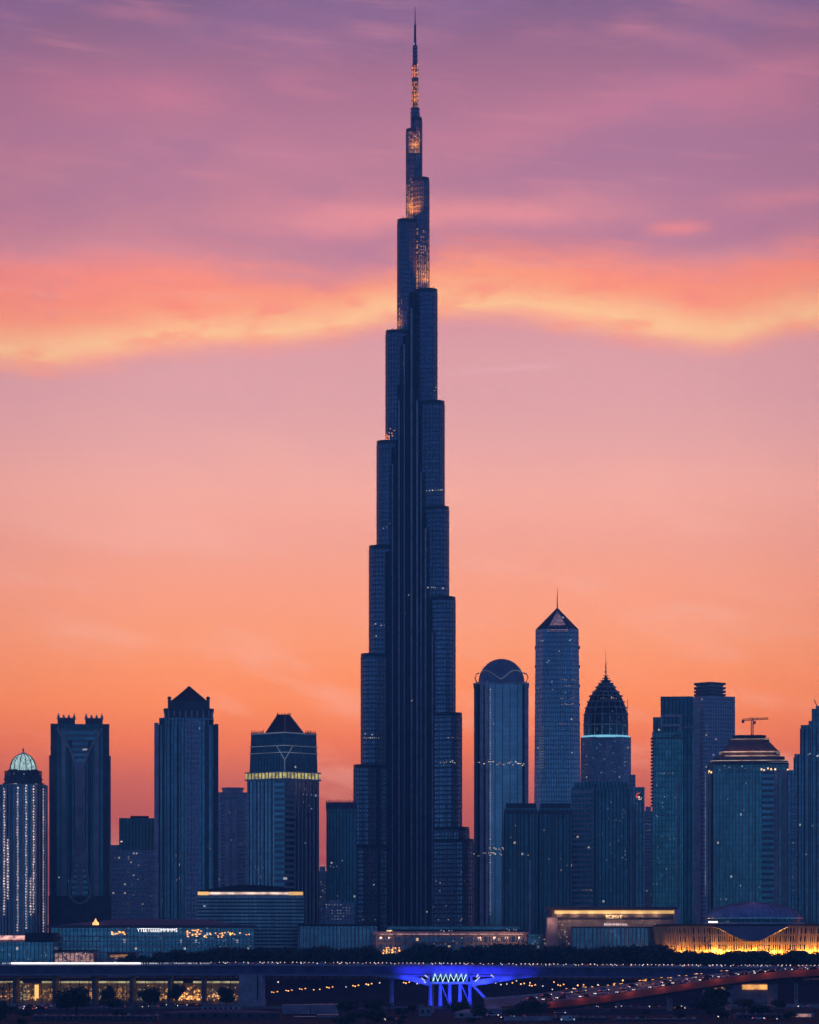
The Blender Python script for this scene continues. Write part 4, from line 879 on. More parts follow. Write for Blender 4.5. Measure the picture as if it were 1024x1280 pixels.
mb = MB(); mb.tube([(0, 0, H_), (0, 0, H_+3.4*m_)], .4, 4, r1=.1); mb.tube([(0, 0, H_+3.2*m_), (14*m_, 0, z+1.6)], 0.08, 4); mb.tube([(0, 0, H_+3.2*m_), (-10*m_, 0, z+1.0)], 0.08, 4); mb.build('apex', 'steel_dark', c)
mb = MB(); mb.box(-13*m_, -10*m_, -.9, .9, z-1.6, z+.2); mb.build('counterweight', 'stone_dark', c)
mb = MB(); mb.box(.8, 2.4, -.9, .9, H_-3, H_-1); mb.build('cab', 'stone_mid', c)

b = Bld('stepped_edge_tower', 'dark stepped tower cut by the right edge of view with a slanted aerial', 'skyscraper', 1026, 1900)
body = None
for i, (x0, x1, yt, y0) in enumerate(((984.5, 1062, 962, 3), (993.5, 1058, 942, 2), (1001.5, 1056, 906, 1), (1011, 1052, 900.5, 4), (1015, 1048, 885, 6), (1020, 1044, 881, 8))):
    mb = MB(); b.box(mb, x0, x1, yt, None if i < 3 else 910, y0, 40); o = b.part('tower_tier', mb, ['glass_navy', 'roof_dark'])
    if i in (1, 2):
        P_ = rect(b.x(x0), b.x(x1), y0, 40); b.part('fin', MB().fins(P_, 4.2, .7, .6, 0, b.z(yt+4), True), 'stone_dark', o)
b.part('aerial', MB().tube([(b.x(1021.5), 10, b.z(881)), (b.x(1018), 10, b.z(873))], 0.3, 5), 'steel_dark')
b.lights(rect(b.x(1001.5), b.x(1056), 0.4, 40), [(1011, 943), (1013, 942), (1022, 945), (1024, 944), (1016, 1032), (1008, 1068)], 'lamp_cool', 1.6, 1.3)
b.lights(rect(b.x(989), b.x(1062), 2.4, 40), rnd(990, 1000, 1000, 1120, 8), 'room_white', .9, .9)
mb = MB()
for y in frange(970, 1120, 4): b.box(mb, 988, 999, y, y+1.5, 1.8, 4)
b.part('balcony_stack', mb, 'stone_mid')

# ------------------------------------------------------------------ low buildings
b = Bld('gold_eave_hall', 'long flat-roofed hall with a bright gold light strip and small lettering under its eave', 'building', 765, 1600)
s = b.s
mb = MB(); b.box(mb, 687, 842, 1146, None, 3, 40); body = b.part('wall', mb, ['mauve_wall', 'roof_mauve'])
mb = MB(); b.box(mb, 685.5, 847, 1133.5, 1137, -1.5, 42); b.box(mb, 690, 846, 1137, 1147, 1.2, 40); b.part('roof_slab', mb, 'roof_mauve')
mb = MB(); b.box(mb, 693.5, 843.5, 1138.2, 1142.2, 0.5, 1.4); b.part('light_strip', mb, 'gold_strip')
mb = MB(); b.box(mb, 685, 697, 1147, None, -2, 3); b.box(mb, 684, 686.5, 1147, None, -2.5, 4); b.part('end_pier', mb, 'mauve_wall')
mb = MB(); b.box(mb, 843, 850.5, 1136, None, -1, 6); b.part('end_pier', mb, 'stone_mid')
mb = MB(); b.box(mb, 715, 826, 1160, None, -4, 6); fr = b.part('glass_front', mb, ['glass_teal', 'roof_dark'])
mb = MB(); b.box(mb, 714, 828, 1158.6, 1160, -5, 6); b.part('canopy', mb, 'roof_dark', fr)
b.part('fin', MB().fins(rect(b.x(715), b.x(826), -4, 6), 2.6, .35, .5, 0, b.z(1161), True), 'steel', fr)
b.lights(rect(b.x(685), b.x(842), 2.7, 40), row(690, 748, 1152, 9, .9)+rnd(699, 712, 1156, 1180, 14)+rnd(785, 830, 1150, 1157, 8), 'room_dim', .9, .8)
b.lights(rect(b.x(685), b.x(842), -4.4, 40), rnd(735, 820, 1164, 1172, 8)+rnd(720, 825, 1180, 1186, 10), 'room_white', .7, .6)
def lettering(text, px, py, hpx, wpx, b, yloc, mat, name='lettering', parent=None):
    cu = bpy.data.curves.new(name, 'FONT'); cu.body = text; cu.size = 1.0; cu.extrude = 0.06; cu.align_x = 'CENTER'
    o = bpy.data.objects.new('tmp_text', cu); COL.objects.link(o)
    me = bpy.data.meshes.new_from_object(o.evaluated_get(bpy.context.evaluated_depsgraph_get())); bpy.data.objects.remove(o)
    xs = [v.co.x for v in me.vertices]; ys = [v.co.y for v in me.vertices]
    fx = wpx*b.s/(max(xs)-min(xs)); fy = hpx*b.s/(max(ys)-min(ys)); mx = (max(xs)+min(xs))/2; my = (max(ys)+min(ys))/2
    for v in me.vertices: v.co = ((v.co.x-mx)*fx, -v.co.z*2, (v.co.y-my)*fy)
    me.materials.clear(); me.materials.append(MATS[mat]); me.name = name
    r = bpy.data.objects.new(name, me); COL.objects.link(r); r.parent = parent or b.root; r.location = (b.x(px), yloc, b.z(py)); return r
lettering('YCIMVY', 767.5, 1146.0, 4.4, 21, b, -0.2, 'lamp_warm'); lettering('POMMENIA', 770.5, 1155.8, 2.4, 29, b, 2.6, 'lamp_pink')
for x in range(700, 840, 20): lamp('eave_lamp', (b.x(x), -1.0, b.z(1143.5)), (1, .6, .25), 420, b.root, .4)
lamp('eave_lamp', (b.x(688), -6, b.z(1152)), (1, .55, .4), 700, b.root, .5)

b = Bld('domed_arena', 'wide arena with a shallow ribbed dome above a leaning wall flooded gold', 'arena', 952, 1550)
s = b.s; rx, ry = 128, 60
def ring(rx_, ry_, n=96): return ell(0, 62*s, rx_*s, ry_*s, n)
w0, w1 = ring(121, 54), ring(129, 62)
zb, zt = 0.0, b.z(1158)
mb = MB(); mb.prism(w0, zb, zt, w1); wall = b.part('leaning_wall', mb, ['shop_warm', 'roof_dark'])
mb = MB()
n = 288; a0 = ring(121.6, 54.6, n); a1 = ring(129.9, 62.9, n)
for i in range(n):
    if a0[i][1] > 62*s+10: continue
    j = (i+1) % n; dxn, dyn = a0[j][0]-a0[i][0], a0[j][1]-a0[i][1]; L = hypot(dxn, dyn); tx, ty = dxn/L, dyn/L
    k_ = random.uniform(-.5, .5); w_ = random.uniform(.12, .3)
    lo_, hi_ = a0[i], (a1[i][0]+tx*k_, a1[i][1]+ty*k_)
    pr0 = [(lo_[0]-tx*w_, lo_[1]-ty*w_), (lo_[0]+tx*w_, lo_[1]+ty*w_), (lo_[0]+tx*w_-ty*1.0, lo_[1]+ty*w_+tx*1.0), (lo_[0]-tx*w_-ty*1.0, lo_[1]-ty*w_+tx*1.0)]
    pr1 = [(hi_[0]-tx*w_, hi_[1]-ty*w_), (hi_[0]+tx*w_, hi_[1]+ty*w_), (hi_[0]+tx*w_-ty*1.0, hi_[1]+ty*w_+tx*1.0), (hi_[0]-tx*w_-ty*1.0, hi_[1]-ty*w_+tx*1.0)]
    mb.prism(pr0, zb, zt, pr1, cap=0)
b.part('fin', mb, 'arena_fin', wall)
mb = MB(); mb.prism(ring(130.5, 63.5), zt, b.z(1156.4), ring(131, 64)); mb.prism(ring(127, 60), b.z(1156.4), b.z(1155)); b.part('roof_deck', mb, 'roof_dark')
# drooping lens-shaped canopy over the entrance
mb = MB(); n = 28; xs = [893+(985-893)*i/n for i in range(n+1)]
drop = lambda x: 1159+17.5*max(0.0, sin(pi*(x-893)/(985-893)))**1.35
def wl(x, py, out):     # point on the leaning wall, pushed outwards
    f = (b.z(py)-zb)/(zt-zb); r_x, r_y = (121+8*f)*s, (54+8*f)*s; X = b.x(x); return (X, 62*s-r_y*sqrt(max(0, 1-(X/r_x)**2))-out, b.z(py))
for xa, xb in zip(xs, xs[1:]):
    q4 = []
    for py_ in range(5):
        f = py_/4; A = wl(xa, 1157.6+(drop(xa)-1157.6)*f, 1.2+5.5*f*max(0, sin(pi*(xa-893)/92))); B2 = wl(xb, 1157.6+(drop(xb)-1157.6)*f, 1.2+5.5*f*max(0, sin(pi*(xb-893)/92))); q4.append((A, B2))
    for (A, B2), (C2, D2) in zip(q4, q4[1:]): mb.face([C2, D2, B2, A])
    A, B2 = q4[-1]; mb.face([A, wl(xa, drop(xa)-.5, .2), wl(xb, drop(xb)-.5, .2), B2])
b.part('droop_canopy', mb, 'droop_skin')
mb = MB(); mb.tube([wl(x, drop(x), 1.25+5.5*max(0, sin(pi*(x-893)/92))) for x in xs], 0.22, 5); b.part('canopy_lip', mb, 'steel')
cx, cy = b.x(950), 62*s
prof = [(61*s*cos(a), b.z(1147)+19.5*s*sin(a)) for a in [i*pi/2/10 for i in range(10)]]+[(0.05, b.z(1127.3))]
mb = MB(); mb.lathe(prof, 48, cx, cy, sy=.8, flute=.012); dm_ = b.part('dome', mb, 'arena_dome')
mb = MB()
for i in range(48): a = 2*pi*i/48; mb.tube([(cx+r*1.004*cos(a), cy+.8*r*1.004*sin(a), z+.1) for r, z in prof], 0.16, 4)
b.part('dome_rib', mb, 'steel', dm_)
mb = MB(); mb.prism(ell(cx, cy, 63*s, 63*s*.8, 48), b.z(1148.2), b.z(1146.8), cap=0); b.part('dome_rim', mb, 'steel_bright', dm_)
mb = MB(); mb.prism(ell(cx, cy, 58*s, 58*s*.8, 48), b.z(1155.2), b.z(1148.2)); b.part('drum', mb, ['glass_dark', 'roof_dark'])
mb = MB(); mb.prism(ell(cx, cy, 64*s, 64*s*.8, 48), b.z(1155), b.z(1153), cap=0); b.part('drum_walkway', mb, 'stone_pale')
mb = MB(); mb.box(b.x(887.5), b.x(899), 0, .8, b.z(1153.6), b.z(1151.5)); o = b.part('white_floodlight', mb, 'led_white'); o.location = (0, cy-46*s, 0)
k_ = 0
for x in [828, 838, 850, 858, 871, 881, 893, 901, 912, 921, 929, 937, 945, 953, 961, 969, 979, 990, 1000, 1008, 1016, 1024, 1040]:
    p_ = wl(x, 1193, 3.2); pw = {828: 1.7, 838: 1, 850: .6, 871: .6, 881: 1.6, 893: 2.0, 901: 1.3, 979: .6, 990: .7, 1000: 1}.get(x, 1.35)
    lamp('wall_uplight', (p_[0], p_[1]+.9, 13.0), (1, .38, .04), 2600*pw*random.uniform(.75, 1.25), b.root, .5)
mb = MB()
for x in frange(826, 1040, 9.3):
    p_ = wl(x, 1193, 2.0); z0 = random.uniform(12.4, 14.2); mb.box(p_[0]-.5, p_[0]+.5, p_[1]-.3, p_[1]+.3, z0, z0+random.uniform(.6, 1.2))
b.part('footlight', mb, 'lamp_orange')
mb = MB(); mb.prism(ring(128, 61), 0, 11.4); b.part('terrace', mb, 'roof_dark')

b = Bld('arcaded_podium', 'low pinkish podium with a warm lit parapet line, at the foot of the tallest tower', 'building', 572, 1650)
mb = MB(); b.box(mb, 467, 660, 1167, None, 0, 40); body = b.part('front_wall', mb, ['shop_warm', 'roof_mauve'])
mb = MB(); b.box(mb, 466, 661, 1164.8, 1167.4, -.8, 41); b.part('parapet', mb, 'mauve_wall', body)
mb = MB(); b.box(mb, 484, 650, 1158, 1165, 8, 36); up2 = b.part('upper_block', mb, ['bands_blue', 'roof_dark'])
mb = MB(); b.box(mb, 478, 654, 1161.8, 1162.8, 5, 36); b.box(mb, 482, 652, 1157, 1158, 6.5, 37); b.part('roof_slab', mb, 'roof_dark', up2)
mb = MB(); b.box(mb, 660, 686, 1168, None, 3, 30); b.part('right_wing', mb, ['shop_skin', 'roof_mauve'])
mb = MB()
for px in frange(470, 658, 11): b.box(mb, px, px+1.5, 1169, None, -1.4, .4)
b.part('pier', mb, 'mauve_wall', body)
mb = MB(); mb.box(b.x(474), b.x(656), -1.6, -1.1, b.z(1168.2), b.z(1167.6)); b.part('light_line', mb, 'shop_pink')
for x in (476, 486, 600, 618, 634, 650): lamp('wall_uplight', (b.x(x), -9, b.z(1172)), (1, .5, .3), 650 if x > 520 else 450, b.root, .5)
fl = rect(b.x(467), b.x(686), -.4, 40)
b.lights(fl, rnd(479, 502, 1184, 1192, 28)+rnd(469, 512, 1189, 1194, 12), 'lamp_orange', 1.0, 1.0); b.lights(fl, rnd(622, 662, 1180, 1188, 14)+rnd(664, 684, 1172, 1186, 14)+rnd(510, 600, 1172, 1184, 10), 'room_dim', .9, .8)
b.lights(rect(b.x(467), b.x(686), 7, 40), [(484.5, 1163.5), (487, 1163.6), (489, 1163.2)], 'lamp_warm', 1.4, 1.0)
b.lights(rect(b.x(467), b.x(686), 5, 40), row(550, 570, 1163.5, 6)+row(633, 647, 1162, 5), 'lamp_white', .9, .7)

b = Bld('blue_colonnade_block', 'low bluish block with close vertical ribs between curved-roof office and pinkish podium', 'building', 425, 1720)
mb = MB(); b.box(mb, 374, 471, 1157, None, 0, 30); body = b.part('glass_facade', mb, ['glass_teal', 'roof_dark'])
b.part('fin', MB().fins(rect(b.x(374), b.x(471), 0, 30), 2.4, .5, .6, 0, b.z(1159), True), 'stone_mid', body)
mb = MB(); b.box(mb, 373, 472, 1155.5, 1158, -1.2, 31); b.part('roof_slab', mb, 'roof_dark')
b = Bld('lit_window_block', 'small pale block dotted with square windows under the spiked slab', 'building', 424, 2150)
mb = MB(); b.box(mb, 407, 443, 1128, None, 0, 22); b.part('wall', mb, ['stone_grid', 'roof_mauve']); mb = MB(); b.box(mb, 412, 425, 1125, 1128, 4, 16); b.part('stair_head', mb, 'stone_mid')
b.lights(rect(b.x(407), b.x(443), 0, 22), [(408+i*3.6+random.uniform(-.4, .4), 1131+j*3.6) for i in range(9) for j in range(6) if random.random() < .62], 'room_white', 1.1, 1.1)

b = Bld('market_hall', 'wide low hall with teal windows and a glowing white sign under its roof', 'building', 190, 1700)
s = b.s
mb = MB(); b.box(mb, 64, 318, 1160, None, 0, 44); body = b.part('glass_facade', mb, ['shop_skin', 'roof_mauve'])
mb = MB(); x0, x1 = b.x(60), b.x(320)
mb.prism(rect(x0, x1, -3, 46), b.z(1160), b.z(1156.5)); mb.prism(rect(x0+6, x1-8, 0, 44), b.z(1156.5), b.z(1149), rect(x0+40, x1-30, 16, 34)); b.part('hipped_roof', mb, 'roof_mauve')
mb = MB(); b.box(mb, 171, 222, 1160.2, 1165.6, -1.6, -.4); st = b.part('sign_board', mb, 'steel_dark')
lettering('YTEETEEEEIMMMMS', 196.5, 1162.8, 4.6, 50, b, -1.9, 'sign_white', parent=st)
led = MB()
for y in (1169.5, 1176, 1183, 1190): b.box(led, 64, 318, y, y+1.4, -1, 0.4)
b.part('floor_ledge', led, 'stone_mid', body)
fl = rect(b.x(64), b.x(318), -1.1, 44)
b.lights(fl, rnd(140, 157, 1164.5, 1168, 14)+rnd(233, 252, 1162, 1171, 22)+rnd(255, 283, 1166, 1172, 18)+rnd(285, 312, 1165, 1169, 12), 'lamp_orange', 1.2, .8)
b.lights(fl, rnd(70, 300, 1172, 1175, 16)+rnd(240, 315, 1174, 1184, 14)+rnd(223, 233, 1160, 1166, 6), 'lamp_cool', .7, .6)
b.part('roof_lantern', MB().lathe([(1.6, b.z(1157)), (1.9, b.z(1154)), (0.9, b.z(1152)), (0.05, b.z(1148))], 8, b.x(120), 0), 'lamp_orange')
b = Bld('teal_gallery', 'low dark gallery with dim green windows and a red roof-edge glow at far left', 'building', 12, 1640)
mb = MB(); b.box(mb, -30, 66, 1178, None, 0, 30); body = b.part('glass_facade', mb, ['shop_skin', 'roof_dark'])
mb = MB(); b.box(mb, -32, 32, 1169, 1178, 6, 30); b.part('upper_box', mb, 'mauve_wall'); mb = MB(); b.box(mb, -32, 30, 1169.6, 1174.6, 5.2, 5.9); b.part('light_band', mb, 'shop_pink')
mb = MB(); b.box(mb, 30, 66, 1166, 1178, 4, 28); b.part('roof_block', mb, 'roof_dark')
b.lights(rect(b.x(-30), b.x(66), 0, 30), rnd(2, 64, 1182, 1202, 22), 'lamp_cool', .6, .6)
for nm, lb, xa, xb, yt, Y, mt, n in (('red_shop', 'small shop front glowing red and white, behind the white light rail', 68, 118, 1189, 1560, 'shop_pink', 40), ('gold_kiosk', 'small kiosk with an amber lit sign board right of the red glowing shop', 134, 170, 1192, 1560, 'shop_gold', 14)):
    b = Bld(nm, lb, 'shop', (xa+xb)/2, Y)
    mb = MB(); b.box(mb, xa, xb, yt, None, 0, 14); bd = b.part('wall', mb, 'mauve_wall'); mb = MB(); b.box(mb, xa-1, xb+1, yt-1.4, yt, -1.5, 15); b.part('roof_slab', mb, 'roof_dark')
    mb = MB()
    if n == 40:
        for i in range(10): b.box(mb, xa+1+i*4.9, xa+4.6+i*4.9, yt+2+random.uniform(0, 2), 1203, -.3, .2)
    else: b.box(mb, xa+4, xb-3, yt+1.5, yt+4.5, -.4, .2)
    b.part('lit_front', mb, mt, bd); b.lights(rect(b.x(xa), b.x(xb), -.3, 14), rnd(xa+2, xb-2, yt+2, 1203, n), 'lamp_white', .7, .6)
# ------------------------------------------------------------------ viaduct
BY = 1300.0
def gz(Y): return 0.0 if Y < 1375 else (min(1.0, (Y-1375)/65.0)*G)
V = thing('viaduct', 'long level road viaduct crossing the whole view, blue lit at its middle pier', 'bridge', (0, BY, 0))
def vpy(px): 
    t_ = min(1, max(0, (px-250)/800.0)); return 1206.0+4.0*t_*t_*(3-2*t_)
def vz(px): return WZ(vpy(px), BY)
def vx(px): return WX(px, BY)
def sweep(prof, pxs, zf, name, mat, parent):
    mb = MB(); n = len(prof)
    for a, b_ in zip(pxs, pxs[1:]):
        for i in range(n):
            p, q_ = prof[i], prof[(i+1) % n]
            mb.face([(vx(a), p[0], zf(a)+p[1]), (vx(b_), p[0], zf(b_)+p[1]), (vx(b_), q_[0], zf(b_)+q_[1]), (vx(a), q_[0], zf(a)+q_[1])])
    for a, rv in ((pxs[0], 0), (pxs[-1], 1)):
        f = [(vx(a), p[0], zf(a)+p[1]) for p in prof]; mb.face(f[::-1] if rv else f)
    return mb.build(name, mat, parent)
pxs = [-330+30*i for i in range(56)]
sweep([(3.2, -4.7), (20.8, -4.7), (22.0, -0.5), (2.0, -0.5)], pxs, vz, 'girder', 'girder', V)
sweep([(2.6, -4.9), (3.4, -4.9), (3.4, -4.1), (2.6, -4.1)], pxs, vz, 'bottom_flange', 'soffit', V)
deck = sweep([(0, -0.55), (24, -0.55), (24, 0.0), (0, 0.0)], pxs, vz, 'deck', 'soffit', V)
for y0 in (-0.02, 23.67): sweep([(y0, 0.003), (y0+.35, 0.003), (y0+.35, 0.36), (y0, 0.36)], pxs, vz, 'parapet', 'concrete', V)
mb = MB()
for px in frange(-320, 1290, 9.0): mb.box(vx(px)-.06, vx(px)+.06, .1, .22, vz(px)+.36, vz(px)+1.0)
for a, b_ in zip(pxs, pxs[1:]): mb.tube([(vx(a), .16, vz(a)+.98), (vx(b_), .16, vz(b_)+.98)], .05, 4)
mb.build('railing', 'steel', V)
mb = MB(); mb.box(vx(14), vx(176), -.32, -.06, vz(14)+.25, vz(14)+1.05); mb.build('light_strip', 'led_white', V)
mb = MB()
for px in frange(-40, 14, 1.6): 
    if random.random() < .75: mb.box(vx(px), vx(px+random.uniform(.5, 1.3)), -.3, -.06, vz(14)+.3, vz(14)+.9)
for px in frange(177, 262, 1.7):
    if random.random() < .72: mb.box(vx(px), vx(px+random.uniform(.6, 1.5)), -.3, -.06, vz(px)+.35, vz(px)+.9)
mb.build('light_strip', 'room_white', V)
for px in (16, 65.5, 115.5, 162.5, 210.5, 253):
    mb = MB(); mb.box(vx(px)-.75, vx(px)+.75, 5, 19, 0, vz(px)-4.7); mb.box(vx(px)-1.3, vx(px)+1.3, 4, 20, vz(px)-5.6, vz(px)-4.68); mb.build('pier', 'stone_dark', V)
mb = MB(); mb.box(vx(298.5), vx(321), 1.0, 22, 0, vz(310)-4.72); mb.box(vx(322.6), vx(328.5), 2.2, 21, 0, vz(325)-4.72); mb.box(vx(297.5), vx(329.5), .4, 22.5, 0, 3.0)
mb.box(vx(299), vx(320), .85, 1.05, vz(310)-6.0, vz(310)-5.7); mb.build('abutment', 'concrete', V)
for px in (489.5, 775, 1000): 
    mb = MB(); x = vx(px); mb.lathe([(.95, 0), (.9, vz(px)-7)], 12, x, 12); mb.prism([(x-.9, 11), (x+.9, 11), (x+.9, 13), (x-.9, 13)], vz(px)-7, vz(px)-4.7, [(x-2.6, 5), (x+2.6, 5), (x+2.6, 19), (x-2.6, 19)]); mb.build('pier', 'concrete', V)
# blue-lit pier group with struts and zigzag light tube
bz = lambda py: WZ(py, BY)
mb = MB()
for px, pb in ((538, 1253), (550.5, 1258), (562.5, 1258), (575.5, 1258), (588, 1258)):
    mb.lathe([(.95, 0), (.8, 6), (.75, bz(1228))], 12, vx(px), 6)
for px, q_ in ((551, 562), (576, 588)): mb.tube([(vx(px), 6, bz(1229)), (vx(q_), 7, bz(1256))], .3, 6)
mb.box(vx(535), vx(591), 3.0, 9, bz(1230.5), bz(1227.6)); mb.box(vx(535), vx(591), 3.0, 9.5, bz(1218.5), bz(1216.3))
for px in (536, 541.5, 584, 589.5): mb.box(vx(px)-.5, vx(px)+.5, 3.4, 8, bz(1227.6), bz(1218.5))
bp = mb.build('blue_lit_pier', 'blue_paint', V)
for pts in (((444, 1216.6), (490, 1219.2), (515, 1223.5), (537, 1229.5)), ((700, 1216.6), (650, 1220.2), (618, 1225.5), (590, 1229.5))):
    mb = MB()
    for (xa, ya), (xb, yb) in zip(pts, pts[1:]):
        th0, th1 = (.5 if xa in (444, 700) else 1.25), 1.25
        za, zb_ = bz(ya), bz(yb)
        A = [(vx(xa), 3.1, za-th0), (vx(xa), 9, za-th0), (vx(xa), 9, za+th0), (vx(xa), 3.1, za+th0)]
        B2 = [(vx(xb), 3.1, zb_-th1), (vx(xb), 9, zb_-th1), (vx(xb), 9, zb_+th1), (vx(xb), 3.1, zb_+th1)]
        for i in range(4): j = (i+1) % 4; mb.face([A[i], A[j], B2[j], B2[i]])
        mb.face(A); mb.face(B2[::-1])
    mb.build('strut', 'blue_paint', V)
mb = MB(); pts = []
n_ = 14
for i in range(n_): 
    px = 541+(583-541)*i/(n_-1); pts.append((vx(px)+random.uniform(-.3, .3), 2.4, bz(1217.8+random.uniform(-.4, .4) if i % 2 else 1227.6+random.uniform(-1.2, .6))))
mb.tube(pts, .42, 6); mb.build('zigzag_light_tube', 'led_cyan', bp)
mb = MB()
for (xa, ya), (xb, yb) in (((531, 1219), (535, 1222)), ((527, 1222.5), (531, 1226)), ((594, 1227), (600, 1221.5)), ((596, 1222), (598, 1218)), ((614, 1218.5), (618, 1222)), ((530, 1227.5), (532.5, 1228.6))): mb.tube([(vx(xa), 2.4, bz(ya)), (vx(xb), 2.4, bz(yb))], .2, 5)
mb.build('accent_light', 'lamp_cool', bp)
for px, z_, pw in ((540, 3, 900), (552, 3, 1000), (564, 4, 900), (576, 5, 900), (588, 5, 900), (546, 9, 500), (570, 9, 600), (585, 9.5, 600)): lamp('blue_floodlight', (vx(px)+1.2, -3.0, z_), (.03, .05, 1), pw*2.2, V, .5)
for px, z_, pw in ((506, 10.5, 700), (520, 8.5, 1800), (608, 8.5, 1800), (632, 9.5, 1300), (660, 10.5, 500), (562, 13.2, 500), (545, 13.2, 500), (580, 13.2, 500)): lamp('blue_floodlight', (vx(px), -2.4, z_), (.035, .05, 1), pw*3, V, .5, 104, (vx(px)+(.8 if px < 562 else -.8), 3.0, z_+7))
mb = MB(); 
mb.box(vx(948.5), vx(961.5), -.35, -.05, WZ(1215.0, BY), WZ(1211.2, BY)); sb = mb.build('sign_board', 'steel_dark', V)
mb = MB()
for xa, xb in ((949.5, 953), (954, 955), (955.8, 958.2), (959, 960.4)): mb.box(vx(xa), vx(xb), -.5, -.3, WZ(1214.2, BY), WZ(1212.3, BY))
mb.build('lit_mark', 'sign_white', sb)
mb = MB(); mb.tube([(vx(591), 5, bz(1231)), (vx(609), 0, bz(1250)), (vx(616), -2, .5)], .7, 6); mb.build('stair_flight', 'concrete', V)

# ------------------------------------------------------------------ curved red ramp
R_ = thing('curved_ramp', 'curved ramp bridge with a red lit side rising to the right', 'bridge', (0, 0, 0))
RP = [(610, 1260.5, 1165), (655, 1257.5, 1172), (700, 1252.5, 1180), (760, 1245.5, 1190), (820, 1236.5, 1200), (880, 1227.5, 1208), (930, 1220.6, 1212), (975, 1216.0, 1214), (1024, 1212.8, 1214), (1080, 1211.2, 1212), (1180, 1210.5, 1208)]
def cat(pts, m=6):
    out = []
    for i in range(len(pts)-1):
        p0, p1, p2, p3 = pts[max(0, i-1)], pts[i], pts[i+1], pts[min(len(pts)-1, i+2)]
        for j in range(m):
            u = j/m; out.append(tuple(.5*((2*p1[c])+(-p0[c]+p2[c])*u+(2*p0[c]-5*p1[c]+4*p2[c]-p3[c])*u*u+(-p0[c]+3*p1[c]-3*p2[c]+p3[c])*u**3) for c in range(3)))
    out.append(pts[-1]); return out
RC = cat(RP)
NE = [(WX(a, c), c, WZ(b_, c)) for a, b_, c in RC]           # near top edge
RWD = 22.0
def bank(px): return max(.4, 2.9-2.5*min(1, max(0, (px-740)/220.0)))
FE = [(p[0]-1.0, p[1]+RWD, p[2]+bank(a[0])) for p, a in zip(NE, RC)]
def strip(name, mat, fn, parent=R_):
    mb = MB(); rings = [fn(i) for i in range(len(NE))]
    for A, B2 in zip(rings, rings[1:]):
        for i in range(4): j = (i+1) % 4; mb.face([A[i], B2[i], B2[j], A[j]])
    mb.face(rings[0]); mb.face(rings[-1][::-1]); return mb.build(name, mat, parent)
thk = lambda i: 2.3 if RC[i][0] > 700 else max(.6, 2.3*(RC[i][0]-600)/100)
strip('deck', 'deck_top', lambda i: [(NE[i][0], NE[i][1]+.4, NE[i][2]-.02), (FE[i][0], FE[i][1]-.4, FE[i][2]-.02), (FE[i][0], FE[i][1]-.4, FE[i][2]-1.2), (NE[i][0], NE[i][1]+.4, NE[i][2]-1.2)])
strip('fascia', 'red_glow_fascia', lambda i: [(NE[i][0], NE[i][1], NE[i][2]+.45), (NE[i][0], NE[i][1]+.4, NE[i][2]+.45), (NE[i][0], NE[i][1]+.9, NE[i][2]-thk(i)), (NE[i][0], NE[i][1]+.5, NE[i][2]-thk(i))])
strip('far_parapet', 'ramp_wall', lambda i: [(FE[i][0], FE[i][1]-.4, FE[i][2]+1.0), (FE[i][0], FE[i][1], FE[i][2]+1.0), (FE[i][0], FE[i][1], FE[i][2]-1.2), (FE[i][0], FE[i][1]-.4, FE[i][2]-1.2)])
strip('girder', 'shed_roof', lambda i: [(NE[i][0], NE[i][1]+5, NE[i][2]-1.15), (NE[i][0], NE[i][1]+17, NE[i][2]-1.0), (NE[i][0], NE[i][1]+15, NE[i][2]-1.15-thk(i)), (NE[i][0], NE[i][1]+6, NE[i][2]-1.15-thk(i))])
strip('lane_line', 'paint_white', lambda i: [tuple(NE[i][c]*.5+FE[i][c]*.5+(0, -.1, .012)[c] for c in range(3)), tuple(NE[i][c]*.5+FE[i][c]*.5+(0, .1, .012)[c] for c in range(3)), tuple(NE[i][c]*.5+FE[i][c]*.5+(0, .1, .004)[c] for c in range(3)), tuple(NE[i][c]*.5+FE[i][c]*.5+(0, -.1, .004)[c] for c in range(3))])
def near(px):
    i = min(range(len(RC)), key=lambda j: abs(RC[j][0]-px)); return i
for px in (765, 840, 916, 968, 1040):
    i = near(px); x, y, z = NE[i]
    mb = MB(); mb.prism([(x-.9, y+8), (x+.9, y+8), (x+.9, y+14), (x-.9, y+14)], 0, z-5); mb.prism([(x-.9, y+8), (x+.9, y+8), (x+.9, y+14), (x-.9, y+14)], z-5, z-3.3, [(x-1.8, y+4), (x+1.8, y+4), (x+1.8, y+17), (x-1.8, y+17)]); mb.build('pier', 'ramp_wall', R_)
for px in range(690, 1060, 34):       # added lamps in front of the coping, reddening the side like traffic glow
    i = near(px); x, y, z = NE[i]; lamp('added_fascia_light', (x, y-2.6, z+1.2), (1, .26, .14), 300, R_, .3)
mb = MB()
for px in range(690, 1060, 34):
    i = near(px); x, y, z = NE[i]; mb.tube([(x, y-2.6, z+1.2), (x, y+.2, z+.5)], .05, 4); mb.box(x-.15, x+.15, y-2.5, y-2.2, z+1.3, z+1.4)
mb.build('added_light_bracket', 'steel_dark', R_)  # brackets made up to carry the added side lamps

